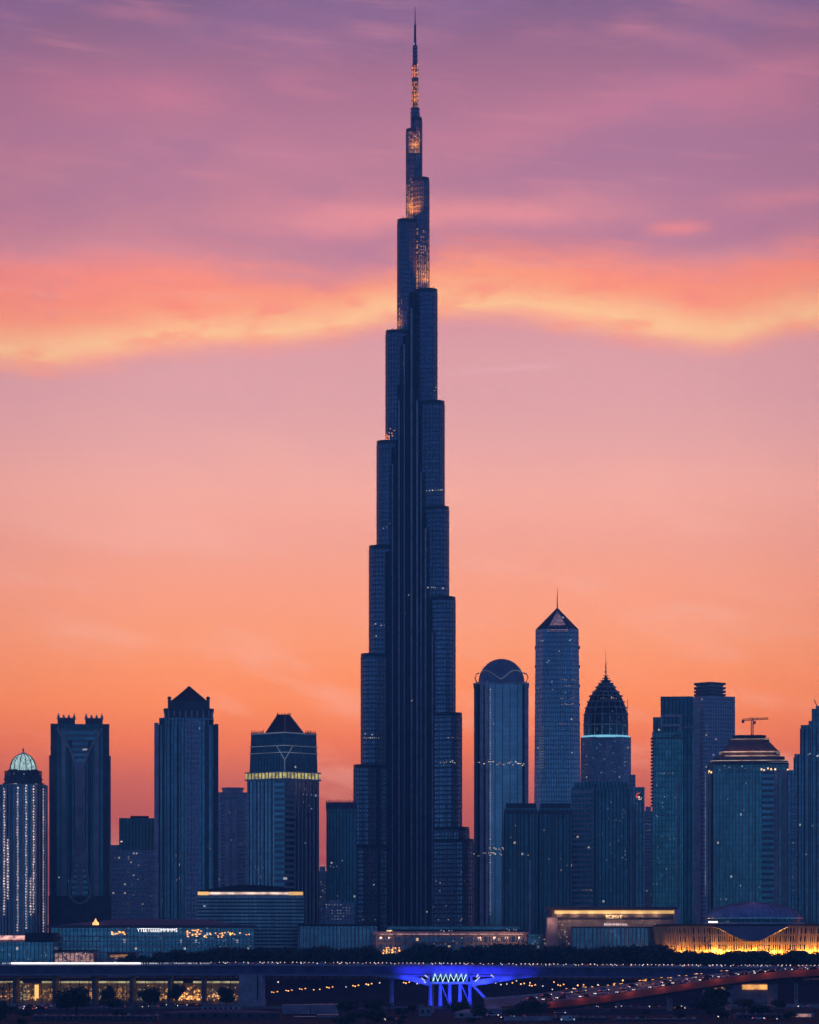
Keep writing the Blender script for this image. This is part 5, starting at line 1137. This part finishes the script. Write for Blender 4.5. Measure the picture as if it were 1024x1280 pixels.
# ------------------------------------------------------------------ cars
def make_car(paint, label, group):
    r = thing('car', label, 'car', (0, 0, -50), group=group)
    def loft(secs, mb):
        for A, B2 in zip(secs, secs[1:]):
            for i in range(len(A)): j = (i+1) % len(A); mb.face([A[i], A[j], B2[j], B2[i]])
        mb.face(secs[0][::-1]); mb.face(secs[-1]); return mb
    def sec(x, hw, z0, z1): return [(x, -hw*.94, z0), (x, hw*.94, z0), (x, hw, (z0+z1)/2), (x, hw*.86, z1), (x, -hw*.86, z1), (x, -hw, (z0+z1)/2)]
    loft([sec(-2.2, .74, .38, .78), sec(-2.05, .86, .25, .92), sec(-.9, .9, .22, .98), sec(.9, .9, .22, .95), sec(1.9, .86, .25, .82), sec(2.2, .72, .36, .68)], MB()).build('body', paint, r)
    loft([sec(-1.75, .72, .9, .96), sec(-1.15, .70, .9, 1.42), sec(.2, .70, .9, 1.46), sec(1.1, .74, .9, .96)], MB()).build('cabin', 'car_glass', r)
    for x in (-1.35, 1.35):
        for y in (-.82, .82):
            mb = MB(); ring_ = [(x+.33*cos(a), .33+.33*sin(a)) for a in [2*pi*i/12 for i in range(12)]]
            f0 = [(p[0], y-.11, p[1]) for p in ring_]; f1 = [(p[0], y+.11, p[1]) for p in ring_]
            mb.face(f0); mb.face(f1[::-1])
            for i in range(12): j = (i+1) % 12; mb.face([f0[i], f1[i], f1[j], f0[j]])
            mb.build('wheel', 'rubber', r)
    for y in (-.62, .62):
        mb = MB(); mb.box(1.95, 2.24, y-.24, y+.24, .52, .82); mb.build('headlight', 'lamp_white', r)
        mb = MB(); mb.box(-2.25, -1.98, y-.22, y+.22, .6, .84); mb.build('taillight', 'lamp_red', r)
    return r
paints = [('car_white', 'white'), ('car_silver', 'silver'), ('car_dark', 'black'), ('car_red', 'dark red')]
protos = {}
def car(colr, x, y, z, rz, label, group, pitch=0):
    pm = paints[colr][0]
    if pm not in protos:
        protos[pm] = make_car(pm, label, group); r = protos[pm]; r.location = (x, y, z); r.rotation_euler = (0, 0, rz)
    else: r = dup(protos[pm], (x, y, z), rz, label, group)
    if pitch: r.rotation_euler = (0, pitch, rz)
    return r
lanes = [3.0, 6.6, 10.2, 14.2, 17.6, 20.8]
occ = {i: [] for i in range(6)}
tgt = [(266, 345, 22), (345, 420, 9), (420, 560, 30), (560, 700, 27), (700, 800, 20), (800, 900, 14), (900, 1024, 12), (0, 262, 6)]
for x0, x1, n in tgt:
    for _ in range(n):
        for tr in range(60):
            px = random.uniform(x0, x1); ln = random.choice((0, 0, 1, 1, 2, 3, 4, 5)) if x0 else random.choice((1, 2, 3, 4)); X = vx(px)
            if all(abs(X-o) > 6.0 for o in occ[ln]): break
        else: continue
        occ[ln].append(X); ci = random.choice((0, 0, 0, 1, 1, 2, 2, 3))
        side = 'left' if px < 535 else 'right'
        way = 'rightwards' if ln < 3 else 'leftwards'
        car(ci, X, BY+lanes[ln], vz(px)+.01, 0 if ln < 3 else pi, f'{paints[ci][1]} car driving {way} on the long viaduct {side} of its blue lit pier', 'cars driving over the long viaduct')
rocc = []
for _ in range(46):
    for tr in range(60):
        i = random.randrange(6, len(NE)-8); f = random.choice((.16, .32, .62, .8)); 
        px = RC[i][0]
        if px < 660 or px > 1040: continue
        u = random.random(); A = tuple(NE[i][c]+(NE[i+1][c]-NE[i][c])*u for c in range(3)); B2 = tuple(FE[i][c]+(FE[i+1][c]-FE[i][c])*u for c in range(3))
        p_ = tuple(A[c]+(B2[c]-A[c])*f for c in range(3))
        if all(hypot(p_[0]-o[0], p_[1]-o[1]) > 6.2 for o in rocc): break
    else: continue
    rocc.append(p_); ci = random.choice((0, 0, 1, 2, 2, 3)); h = atan2(NE[i+1][1]-NE[i][1], NE[i+1][0]-NE[i][0]); pit = -atan2(NE[i+1][2]-NE[i][2], hypot(NE[i+1][0]-NE[i][0], NE[i+1][1]-NE[i][1]))
    dn_ = f < .5
    car(ci, p_[0], p_[1], p_[2]+.03, h if not dn_ else h+pi, f'{paints[ci][1]} car {"coming down" if dn_ else "going up"} the curved red-sided ramp', 'cars on the curved ramp', pit if not dn_ else -pit)

# ------------------------------------------------------------------ roads and kerbs on the ground
def sheet(name, x0, x1, y0, y1, z, mat): 
    mb = MB(); mb.face([(x0, y0, z), (x1, y0, z), (x1, y1, z), (x0, y1, z)]); return tag(mb.build(name, mat), kind='structure')
sheet('road', -400, 400, 1256, 1276, .004, 'asphalt')
mb = MB(); mb.box(-400, 400, 1276, 1277, 0, .14); mb.box(-400, 400, 1254.6, 1255.8, 0, .14); tag(mb.build('kerb', 'concrete'), kind='structure')
mb = MB()
for x in frange(-390, 390, 9): mb.face([(x, 1265.9, .008), (x+4, 1265.9, .008), (x+4, 1266.1, .008), (x, 1266.1, .008)])
tag(mb.build('lane_marking', 'paint_white'), kind='structure')
k_ = 0
for px, ln in ((24, 0), (37, 1), (49, 0), (58, 1), (134, 0), (150, 1), (172, 0), (192, 1), (262, 1), (274, 0), (286, 1), (660, 0), (676, 1), (742, 0), (752, 1), (764, 0), (783, 1), (806, 0), (818, 1), (842, 0), (858, 1), (876, 0), (940, 0), (1004, 1)):
    Y = 1261 if ln == 0 else 1271; ci = (k_*5+ln) % 4; k_ += 1
    wh = 'under the left part of the viaduct' if px < 300 else ('beneath the red ramp' if px > 700 else 'beside the blue lit pier')
    car(ci, WX(px, Y), Y, .012, 0 if ln == 0 else pi, f'{paints[ci][1]} car on the ground road {wh}, heading {"right" if ln == 0 else "left"}', 'cars on the road below the bridges')

# ------------------------------------------------------------------ lit arcade under the left of the viaduct
AY = 1335.0
b = Bld('lit_arcade', 'long open arcade of amber lit shops under the left end of the viaduct', 'building', 110, AY, base=0)
mb = MB(); b.box(mb, -40, 297, 1229.5, None, 9, 12); wl_ = b.part('back_wall', mb, 'shed_wall')
mb = MB(); b.box(mb, -42, 299, 1222.5, 1226, -2, 13); b.part('roof_slab', mb, 'roof_dark')
mb = MB(); b.box(mb, -42, 299, 1256, None, -2, 12); b.part('floor_slab', mb, 'concrete')
mb = MB()
for i, px in enumerate(frange(-30, 296, 11.8)):
    if 20 < px < 44 or px > 226 and px < 236: continue
    b.box(mb, px, px+11.2, 1226.6, 1229.0, -.3, .3)
b.part('clerestory', mb, 'shop_cream')
mb = MB()
for px in frange(-30, 297, 11.8): b.box(mb, px-.7, px-.1, 1226, 1256, -.6, .4)
b.part('mullion', mb, 'steel_dark')
rnds = random.Random(4)
for i, px in enumerate(frange(-28, 290, 12.0)):
    mb = MB(); warm = rnds.random(); dens = .35+.6*rnds.random()
    for py, p_ in ((1232.2, .12), (1234.4, .2), (1236.6, .3), (1238.8, .4), (1241, .3), (1243.2, .55), (1245.4, .8), (1247.6, .95), (1249.6, .8)):
        for u in frange(px, px+11.5, 1.7):
            if rnds.random() < p_*dens: b.box(mb, u, u+rnds.uniform(.6, 1.6), py, py+rnds.uniform(.7, 1.7), 8.6+rnds.uniform(0, .3), 9.0)
    if mb.f: b.part('lit_shop', mb, 'shop_gold' if i % 4 else 'shop_cream')
mb = MB(); b.box(mb, 43.6, 48.2, 1231, 1248, -1, .5); b.part('amber_pillar', mb, 'gold_strip')
mb = MB(); b.box(mb, 176, 182.5, 1243, 1248.5, -.9, -.2); b.part('white_screen', mb, 'lamp_cool')
mb = MB()
for px in frange(-20, 290, 6): 
    if rnds.random() < .7: b.box(mb, px, px+rnds.uniform(1, 4), 1249+rnds.uniform(-1, 1), 1251.5, 1, 1.4)
b.part('counter', mb, 'shed_wall')
for px in range(-20, 290, 26): lamp('ceiling_lamp', (b.x(px), 3, b.z(1230)), (1, .5, .18), 70, b.root, .4)
fl = rect(b.x(-40), b.x(297), 8.5, 12)
b.lights(fl, rnd(214, 252, 1246, 1251, 26)+rnd(260, 283, 1240, 1251, 16)+rnd(64, 90, 1244, 1250, 9)+rnd(225, 250, 1236, 1246, 12), 'lamp_orange', .8, .7)

# ------------------------------------------------------------------ street lamps below the viaduct
def make_lamp(h, nb, mat):
    r = thing('street_lamp', 'street lamp', 'street lamp', (0, 0, -60))
    MB().lathe([(.16, 0), (.12, h*.5), (.08, h)], 8).build('pole', 'steel_dark', r)
    mb = MB(); gl = []
    for i in range(nb):
        a = 2*pi*i/nb+.4; L = 1.5; tip = (L*cos(a), L*sin(a)*.6, h+.2-.25*i); mb.tube([(0, 0, h-.6), (tip[0]*.5, tip[1]*.5, h+.1), tip], .05, 5); gl.append(tip)
    mb.build('arm', 'steel_dark', r)
    for tip in gl: MB().lathe([(.03, tip[2]-.42), (.3, tip[2]-.3), (.36, tip[2]-.05), (.2, tip[2]+.18), (.02, tip[2]+.26)], 8, tip[0], tip[1]).build('lamp_globe', mat, r)
    return r
lp = {}; RL = []
LMP = [(343, 1240, 'o', 3), (344, 1228, 'w', 1), (361, 1238, 'o', 3), (378, 1236, 'o', 3), (396, 1237, 'o', 2), (412, 1234, 'o', 3), (429, 1234, 'w', 1), (444.5, 1232, 'o', 3), (461, 1230, 'o', 3), (471, 1229, 'w', 1), (508, 1228, 'o', 3), (518, 1230, 'w', 1), (531, 1229.5, 'w', 1),
       (616, 1229, 'w', 1), (630, 1230.5, 'w', 2), (637, 1229, 'o', 1), (642, 1226.5, 'w', 1), (647.5, 1230.5, 'o', 1), (659, 1229, 'o', 2), (665.5, 1231.5, 'o', 3), (675, 1233, 'w', 1), (687, 1237, 'w', 1), (689, 1228, 'o', 1), (701, 1231, 'o', 3), (713, 1236, 'w', 1), (726, 1231.5, 'o', 2), (744, 1231.5, 'w', 1),
       (775, 1226, 'o', 3), (771, 1231, 'o', 3), (782, 1231, 'o', 2), (760, 1237, 'o', 3), (962, 1228, 'w', 1)]
for i, (px, py, m_, nb) in enumerate(LMP):
    Y = 1332+((i*37) % 34); key = (m_, nb)
    z = WZ(py, Y); side = 'left' if px < 540 else 'right'
    lab = {'o': 'amber', 'w': 'white'}[m_]+f' street lamp with {["", "one globe", "two globes", "three globes"][nb]} under the viaduct, {side} of the blue pier'
    if key not in lp: lp[key] = make_lamp(10.0, nb, 'lamp_orange' if m_ == 'o' else 'lamp_white'); r = lp[key]; r.location = (WX(px, Y), Y, 0); r.scale = (1, 1, z/10.0); tag(r, lab, group='street lamps below the viaduct')
    else: dup(lp[key], (WX(px, Y), Y, 0), 0, lab, 'street lamps below the viaduct', (1, 1, z/10.0))
for i, (px, py) in enumerate([(760, 1236), (782, 1233), (808, 1230), (813, 1228), (824, 1227), (842, 1226.5), (862, 1223.5), (883, 1222), (911, 1219), (716, 1246), (738, 1242)]):
    j = near(px); f = .78; p_ = tuple(NE[j][c]+(FE[j][c]-NE[j][c])*f for c in range(3)); h_ = max(2.2, WZ(py, p_[1])-p_[2])
    dup(lp[('o', 3 if i % 3 else 2)], p_, .6*i, f'amber street lamp with {"three" if i % 3 else "two"} globes standing on the curved ramp', 'street lamps on the curved ramp', (1.5, 1.5, h_/10.0))
for i, px in enumerate(frange(264, 1040, 5.1)):
    if random.random() < .22: continue
    mb = MB(); z = vz(px); s_ = random.uniform(.12, .2); mb.box(vx(px)-s_, vx(px)+s_, .0, .3, z+.98, z+.98+2*s_); RL.append(mb)
mb = MB()
for q_ in RL: 
    o = len(mb.v); mb.v += q_.v; mb.f += [[i+o for i in f] for f in q_.f]; mb.u += q_.u; mb.mi += q_.mi
rl = mb.build('railing_light', 'lamp_pink', V); rl['kind'] = 'stuff'

# ------------------------------------------------------------------ trees
def make_tree(name, label, h, w, nleaf, seed, leaf=.55, group=None):
    rg = random.Random(seed); r = thing(name, label, 'tree', (0, 0, -80), group=group)
    mb = MB(); th = h*.32; mb.tube([(0, 0, 0), (.1, .05, th*.5), (0, 0, th), (.15, -.1, h*.62)], h*.03, 7, r1=h*.012)
    cl = []
    for i in range(9):
        a = rg.uniform(0, 2*pi); rr = w*.5*rg.uniform(.25, .72); z = h*rg.uniform(.42, .86); cl.append((rr*cos(a), rr*sin(a), z, w*rg.uniform(.15, .27)))
        mb.tube([(0, 0, th*rg.uniform(.8, 1.3)), (rr*.5*cos(a), rr*.5*sin(a), z*.8), (rr*cos(a), rr*sin(a), z)], h*.012, 5, r1=h*.004)
    cl.append((0, 0, h*.84, w*.22)); cl.append((0, 0, h*.6, w*.3))
    mb.build('trunk', 'bark', r)
    mb = MB()
    for i in range(nleaf):
        c = rg.choice(cl); d = [rg.gauss(0, 1) for _ in range(3)]; L = sqrt(sum(v*v for v in d)) or 1; rad = c[3]*(rg.random()**.45)*1.1
        p = [c[j]+d[j]/L*rad*(1 if j < 2 else .8) for j in range(3)]
        e = [rg.gauss(0, 1) for _ in range(3)]; g_ = [rg.gauss(0, 1) for _ in range(3)]
        le = sqrt(sum(v*v for v in e)); lg = sqrt(sum(v*v for v in g_)); s_ = leaf*rg.uniform(.6, 1.3)
        e = [v/le*s_ for v in e]; g_ = [v/lg*s_*.6 for v in g_]
        mb.face([tuple(p[j]-e[j] for j in range(3)), tuple(p[j]+g_[j] for j in range(3)), tuple(p[j]+e[j] for j in range(3)), tuple(p[j]-g_[j] for j in range(3))])
    me = bpy.data.meshes.new('crown'); me.from_pydata(mb.v, [], mb.f); me.materials.append(MATS['leaf']); o = bpy.data.objects.new('crown', me); COL.objects.link(o); o.parent = r
    return r
tp = [make_tree('round_tree', 't', 10, 10, 2600, 1), make_tree('round_tree', 't', 10, 8.5, 2200, 2), make_tree('spreading_tree', 't', 10, 13, 2600, 3), make_tree('bushy_tree', 't', 6, 8, 1800, 4, .42)]
tused = set()
def tree(k, px, Y, top, label, group=None, z0=None, wide=1.0):
    z0 = gz(Y) if z0 is None else z0
    h = WZ(top, Y)-z0; base_h = (10, 10, 10, 6)[k]; sc = h/base_h*1.08
    sx = sc*wide; rz = random.uniform(0, 6.28)
    loc = (WX(px, Y), Y, z0-.05)
    if k not in tused: tused.add(k); r = tp[k]; r.location = loc; r.rotation_euler = (0, 0, rz); r.scale = (sx, sx, sc); tag(r, label, group=group)
    else: r = dup(tp[k], loc, rz, label, group, (sx, sx, sc))
    if not group and 'group' in r.keys(): del r['group']
    return r
for x0, x1, n, t0, t1 in ((242, 470, 20, 1187, 1193), (470, 520, 4, 1193, 1197), (515, 690, 17, 1183, 1192), (690, 825, 13, 1185, 1191), (825, 1040, 26, 1190.5, 1196.5), (160, 245, 6, 1190, 1198)):
    for i in range(n):
        px = x0+(x1-x0)*(i+random.uniform(.1, .9))/n; Y = random.uniform(1442, 1500); seg = 'left' if px < 470 else ('middle' if px < 690 else 'right')
        kk = random.choice((0, 1, 2)); tree(kk, px, Y, random.uniform(t0, t1), f'{"broad" if kk == 2 else "round"} dark tree in the {seg} of the tree belt behind the viaduct', 'tree belt behind the viaduct', wide=1.1)
tree(1, 407, 1438, 1188, 'single greener tree standing forward in the belt, below the ribbed bluish block')
FT = [(3, 96, 1135, 1238, 'large dark bushy tree before the second bay of the lit arcade', 1.25), (0, 84, 1150, 1246, 'small dark round tree left of the large bushy arcade tree', 1.1), (1, 137, 1270, 1234, 'slim dark tree between two arcade bays, right of the large bushy tree', .9), (3, 187, 1240, 1238, 'bushy dark tree beside the white screen of the arcade', 1.0),
      (1, 220, 1275, 1232, 'slim dark tree at the arcade bay with red and orange dots', .85), (0, 283, 1240, 1237, 'round dark tree in front of the last arcade bay', 1.0),
      (3, 432, 1120, 1252, 'low bushy tree right of the pale storage blocks', 1.4), (3, 470, 1150, 1252, 'low bushy tree beside the red lit kiosk', 1.3), (0, 516, 1150, 1257, 'small round tree left of the pale yard wall', 1.1),
      (3, 572, 1110, 1254, 'bushy tree at the foot of the blue lit columns', 1.3), (2, 600, 1120, 1256, 'spreading tree below the stair of the blue pier', 1.0), (3, 668, 1110, 1253, 'bushy tree where the red ramp touches the ground', 1.4), (3, 640, 1100, 1262, 'low shrubby tree left of the ramp foot', 1.5),
      (0, 898, 1150, 1238, 'tall dark round tree before the ramp, left of a bare pier', 1.15), (3, 890, 1105, 1250, 'bushy dark tree at the foot of the tall round ramp tree', 1.5), (3, 950, 1090, 1258, 'low dark bush between the two right-hand ramp piers', 1.7), (3, 800, 1070, 1270, 'low dark bush below the ramp middle', 1.8), (2, 730, 1060, 1270, 'low spreading tree at the lower edge below the ramp start', 1.2),
      (3, 985, 1060, 1266, 'low bush at the lower right corner', 1.5), (3, 30, 1080, 1264, 'low bush at the lower left corner', 1.5), (3, 150, 1075, 1266, 'low bush at the lower edge under the arcade', 1.6), (3, 505, 1060, 1270, 'low bush at the lower edge left of the pale yard wall', 1.2)]
for k, px, Y, top, lab, wd in FT: tree(k, px, Y, top, lab, None, 0, wd)
def palm(px, Y, top, label, seed):
    rg = random.Random(seed); h = WZ(top, Y)-1.2; r = thing('palm_tree', label, 'tree', (WX(px, Y), Y, 0))
    MB().tube([(0, 0, 0), (.15, 0, h*.4), (.05, .1, h*.8), (.1, .1, h)], .32, 8, r1=.2).build('trunk', 'bark', r)
    mb = MB()
    for i in range(22):
        a = 2*pi*i/22+rg.uniform(-.15, .15); L = rg.uniform(2.8, 3.8); upw = rg.uniform(-.2, 1.1); pts = []
        for j in range(7): t_ = j/6; pts.append((.1+L*t_*cos(a), .1+L*t_*sin(a), h+upw*L*t_*.9-L*t_*t_*(.5+upw*.35)))
        for j in range(6):
            p, q_ = pts[j], pts[j+1]; w_ = .55*(1-j/7)
            for sg in (-1, 1):
                for kk in range(3):
                    f = kk/3; m0 = [p[c]+(q_[c]-p[c])*f for c in range(3)]; m1 = [p[c]+(q_[c]-p[c])*(f+.25) for c in range(3)]
                    tipp = (m1[0]-sg*sin(a)*w_+.2*cos(a), m1[1]+sg*cos(a)*w_+.2*sin(a), m1[2]-.25); mb.face([tuple(m0), tuple(m1), tipp])
    me = bpy.data.meshes.new('crown'); me.from_pydata(mb.v, [], mb.f); me.materials.append(MATS['leaf_palm']); o = bpy.data.objects.new('crown', me); COL.objects.link(o); o.parent = r
palm(12, 1288, 1226, 'palm tree at far left in front of the lit arcade', 1); palm(3, 1278, 1232, 'shorter palm tree at the left edge of the view', 2); palm(140, 1250, 1244, 'short palm tree in the arcade bay left of the white screen', 3); palm(487, 1180, 1252, 'short palm tree at the foot of the slim concrete pier', 5)

# ------------------------------------------------------------------ foreground yard
def shed(name, label, cat, x0, x1, top, Y, dep, wall, roof, kind):
    b = Bld(name, label, cat, (x0+x1)/2, Y, base=0); X0, X1 = b.x(x0), b.x(x1); H_ = b.z(top)
    if kind == 'box':
        body = b.part('wall', MB().box(X0, X1, 0, dep, 0, H_-.3), wall)
        mb = MB(); mb.box(X0-.25, X1+.25, -.25, dep+.25, H_-.3, H_); b.part('roof', mb, roof, body)
        mb = MB()
        for x in frange(X0+1.0, X1-1.0, 2.1): mb.box(x, x+.9, -.06, .1, H_*.3, H_*.68)
        b.part('window', mb, 'car_glass', body)
        mb = MB()
        for x in frange(X0+.6, X1-.8, 3.4): mb.box(x, x+random.uniform(.5, 1.4), dep*.3, dep*.3+1, H_, H_+random.uniform(.3, .8))
        b.part('roof_plant', mb, 'steel', body)
    elif kind == 'container':
        body = b.part('wall', MB().box(X0, X1, 0, dep, .15, H_), wall)
        mb = MB()
        for x in frange(X0+.25, X1-.2, .5): mb.box(x, x+.22, -.08, .05, .3, H_-.15)
        b.part('rib', mb, wall, body)
        mb = MB(); mb.box(X0-.05, X1+.05, -.1, dep+.05, H_-.12, H_+.03); b.part('top_rail', mb, 'steel', body)
    else:
        mb = MB(); mx = (X0+X1)/2; e_ = H_*.62
        mb.prism(rect(X0-.3, X1+.3, -.3, dep+.3), e_, H_, rect(mx-(X1-X0)*.12, mx+(X1-X0)*.12, dep*.45, dep*.55)); b.part('roof', mb, roof)
        body = b.part('wall', MB().box(X0, X1, 0, dep, 0, e_), wall)
        mb = MB(); n = max(1, int((X1-X0)/4))
        for i in range(n): x = X0+(i+.3)*(X1-X0)/n; mb.box(x, x+1.2, -.06, .1, e_*.3, e_*.75)
        b.part('window', mb, 'car_glass', body)
    return b
shed('workshop', 'long dark flat-roofed workshop along the lower left', 'building', 40, 196, 1270, 1060, 9, 'shed_roof', 'shed_roof', 'box')
shed('workshop', 'maroon roofed workshop below the big concrete abutment', 'building', 204, 350, 1262, 1085, 10, 'shed_roof', 'shed_roof', 'hip')
shed('low_office', 'pale low office with roof plant left of the concrete abutment foot', 'building', 252, 299, 1256, 1180, 8, 'shed_wall', 'roof_dark', 'box')
shed('storage_block', 'left pale block of the stacked storage units right of the abutment', 'container', 353, 388, 1256, 1150, 6, 'shed_wall', 'shed_wall', 'container')
shed('storage_block', 'right pale block of the storage units, edge lit at its corner', 'container', 388.6, 422, 1255.5, 1149, 7, 'shed_wall', 'shed_wall', 'container')
shed('storage_block', 'front pale block at the lower edge before the storage units', 'container', 396, 423, 1268.5, 1090, 6, 'mauve_wall', 'shed_wall', 'container')
shed('storage_block', 'dark low block left of the front pale storage block', 'container', 367, 394, 1271, 1085, 6, 'shed_roof', 'shed_wall', 'container')
shed('yard_shed', 'pale yard shed left of the tall lamp post at the blue pier', 'building', 524, 540, 1258, 1120, 6, 'shed_wall', 'shed_roof', 'box')
shed('tent', 'grey peaked tent below the stair of the blue pier', 'tent', 604, 628, 1256, 1130, 9, 'shed_wall', 'shed_wall', 'hip')
shed('tent', 'long grey tent roof left of the ramp foot', 'tent', 570, 603, 1262, 1095, 9, 'shed_wall', 'shed_wall', 'hip')
shed('yard_shed', 'dark low shed at the lower edge below the ramp start', 'building', 692, 760, 1272, 1055, 8, 'shed_roof', 'shed_roof', 'box')
shed('yard_shed', 'flat dark shed under the right-hand ramp piers', 'building', 920, 985, 1268, 1075, 8, 'shed_roof', 'shed_roof', 'box')
shed('yard_shed', 'long low dark shed at the lower edge below the ramp middle', 'building', 770, 872, 1274, 1048, 8, 'shed_roof', 'shed_roof', 'box')
b = Bld('kiosk', 'small kiosk with glowing red awning among the low trees left of the blue pier', 'kiosk', 452, 1120, base=0)
b.part('wall', MB().box(b.x(444), b.x(464), 0, 4, 0, b.z(1267)), 'shed_wall'); mb = MB(); mb.prism(rect(b.x(443), b.x(457), -1.4, 0), b.z(1269.5), b.z(1266.5), rect(b.x(444), b.x(456), -.2, 0)); b.part('awning', mb, 'lamp_red'); mb = MB(); mb.box(b.x(458.5), b.x(462.5), -.1, .1, b.z(1274), b.z(1269)); b.part('lit_window', mb, 'room_white')
mb = MB(); mb.box(b.x(447), b.x(453), -.3, .1, b.z(1274), b.z(1270)); b.part('lit_window', mb, 'lamp_orange')
b = Bld('snack_bar', 'low snack bar with an amber lit front at the lower right under the ramp', 'kiosk', 1000, 1110, base=0)
b.part('wall', MB().box(b.x(984), b.x(1018), 0, 5, 0, b.z(1265)), 'shed_wall'); b.part('roof', MB().box(b.x(983), b.x(1019), -.8, 5.4, b.z(1265), b.z(1263.6)), 'roof_dark'); b.part('lit_front', MB().box(b.x(990), b.x(1014), -.1, .1, b.z(1272), b.z(1267.5)), 'shop_pink')
b = Bld('glowing_shopfront', 'distant low shopfront glowing orange between ramp and viaduct at right', 'shop', 932, 1365, base=0)
b.part('wall', MB().box(b.x(880), b.x(972), 0, 6, 0, b.z(1229)), 'mauve_wall'); mb = MB(); b.box(mb, 928, 960, 1231, 1237, -.4, .2); b.box(mb, 893, 911, 1234, 1237, -.4, .2); b.part('lit_front', mb, 'shop_gold'); b.part('roof', MB().box(b.x(878), b.x(974), -1, 7, b.z(1229), b.z(1227.5)), 'roof_dark')
b = Bld('light_mast', 'single tall dark lamp post in front of the blue lit columns', 'street lamp', 541.5, 1180, base=0)
b.part('pole', MB().lathe([(.32, 0), (.24, b.z(1240)), (.16, b.z(1226))], 8), 'stone_mid'); b.part('lamp_head', MB().box(-.9, .9, -.2, .2, b.z(1227), b.z(1226)), 'steel_dark')
b = Bld('white_van', 'white van with cool headlights parked at the lower edge under the ramp start', 'van', 710, 1040, base=0)
mb = MB(); mb.prism(rect(-2.5, 2.3, 0, 1.9), .35, 1.2, rect(-2.5, 2.4, 0, 1.9)); mb.prism(rect(-2.5, 2.2, 0.02, 1.88), 1.2, 2.2, rect(-2.45, 1.3, .1, 1.8)); b.part('body', mb, 'car_white')
b.part('window', MB().box(.3, 1.3, -.04, .1, 1.3, 1.85), 'car_glass')
for x in (-1.6, 1.5): 
    mb = MB(); ring_ = [(x+.36*cos(a), .36+.36*sin(a)) for a in [2*pi*i/12 for i in range(12)]]; f0 = [(p[0], -.06, p[1]) for p in ring_]; f1 = [(p[0], .2, p[1]) for p in ring_]; mb.face(f0); mb.face(f1[::-1])
    for i in range(12): j = (i+1) % 12; mb.face([f0[i], f1[i], f1[j], f0[j]])
    b.part('wheel', mb, 'rubber')
for x in (-2.5, 2.1): b.part('headlight', MB().box(x, x+.4, -.1, .3, .7, 1.1), 'lamp_cool')
tag(b.root)
fw = MB(); 
for x in frange(-150, 150, 3): fw.box(x, x+.12, 1254, 1254.12, 0, 1.0)
fw.box(-150, 150, 1253.98, 1254.14, .85, .97); fw.box(-150, 150, 1253.98, 1254.14, .45, .53)
tag(fw.build('guard_rail', 'steel'), 'thin grey guard rail along the near side of the ground road', 'railing')

# ------------------------------------------------------------------ more of the yard: parked cars, garden walls, hedges
rp = random.Random(11)
for i, (px, py) in enumerate([(20, 1262), (36, 1263), (52, 1262), (214, 1258), (228, 1259), (240, 1258), (262, 1259.5), (276, 1259), (436, 1276), (474, 1277), (488, 1276), (590, 1272), (616, 1271), (634, 1274), (650, 1273), (905, 1273), (948, 1275), (964, 1276), (850, 1262), (700, 1268)]):
    Y = CZ/((py-HZ)*K); ci = (i*3) % 4; pos = 'lower left' if px < 300 else ('lower middle' if px < 660 else 'lower right')
    car(ci, WX(px, Y), Y, .012, rp.choice((0, pi, .4, pi-.3)), f'{paints[ci][1]} car parked in the {pos} yards', 'cars parked in the yards')
for lab, x0, x1, py, h, m_ in (('long pale garden wall under the palm trees at far left', -20, 78, 1259, 1.3, 'shed_wall'), ('pale garden wall under the middle arcade bays', 112, 206, 1256.5, 1.2, 'shed_wall'), ('low dark wall along the lower left edge', -20, 190, 1266, 1.2, 'shed_roof'), ('pale embankment wall left of the blue pier', 425, 533, 1252.5, 2.0, 'concrete'),
                               ('pale retaining wall between the blue pier and ramp foot', 604, 700, 1251.8, 2.2, 'concrete'), ('low wall under the right ramp piers', 880, 1060, 1259, 1.3, 'concrete'), ('low dark wall below the ramp middle', 690, 880, 1268, 1.2, 'shed_roof'), ('short pale wall at the lower edge beside the white van', 630, 690, 1276, 1.5, 'shed_wall')):
    Y = CZ/((py-HZ)*K); mb = MB(); mb.box(WX(x0, Y), WX(x1, Y), Y, Y+.3, 0, h); mb.box(WX(x0, Y)-.05, WX(x1, Y)+.05, Y-.06, Y+.36, h, h+.12)
    for x in frange(WX(x0, Y), WX(x1, Y), 4.0): mb.box(x, x+.4, Y-.1, Y+.02, 0, h)
    tag(mb.build('garden_wall', m_), lab, 'wall')
for i in range(26):
    px = rp.choice((rp.uniform(0, 200), rp.uniform(425, 540), rp.uniform(560, 700), rp.uniform(700, 1024))); py = rp.uniform(1262, 1284); Y = CZ/((py-HZ)*K)
    pos = 'lower left' if px < 300 else ('lower middle' if px < 660 else 'lower right')
    tree(3 if rp.random() < .7 else 1, px, Y, py-rp.uniform(7, 15), f'low dark shrub among the {pos} yards', 'shrubs among the yards', 0, rp.uniform(1.1, 1.8))
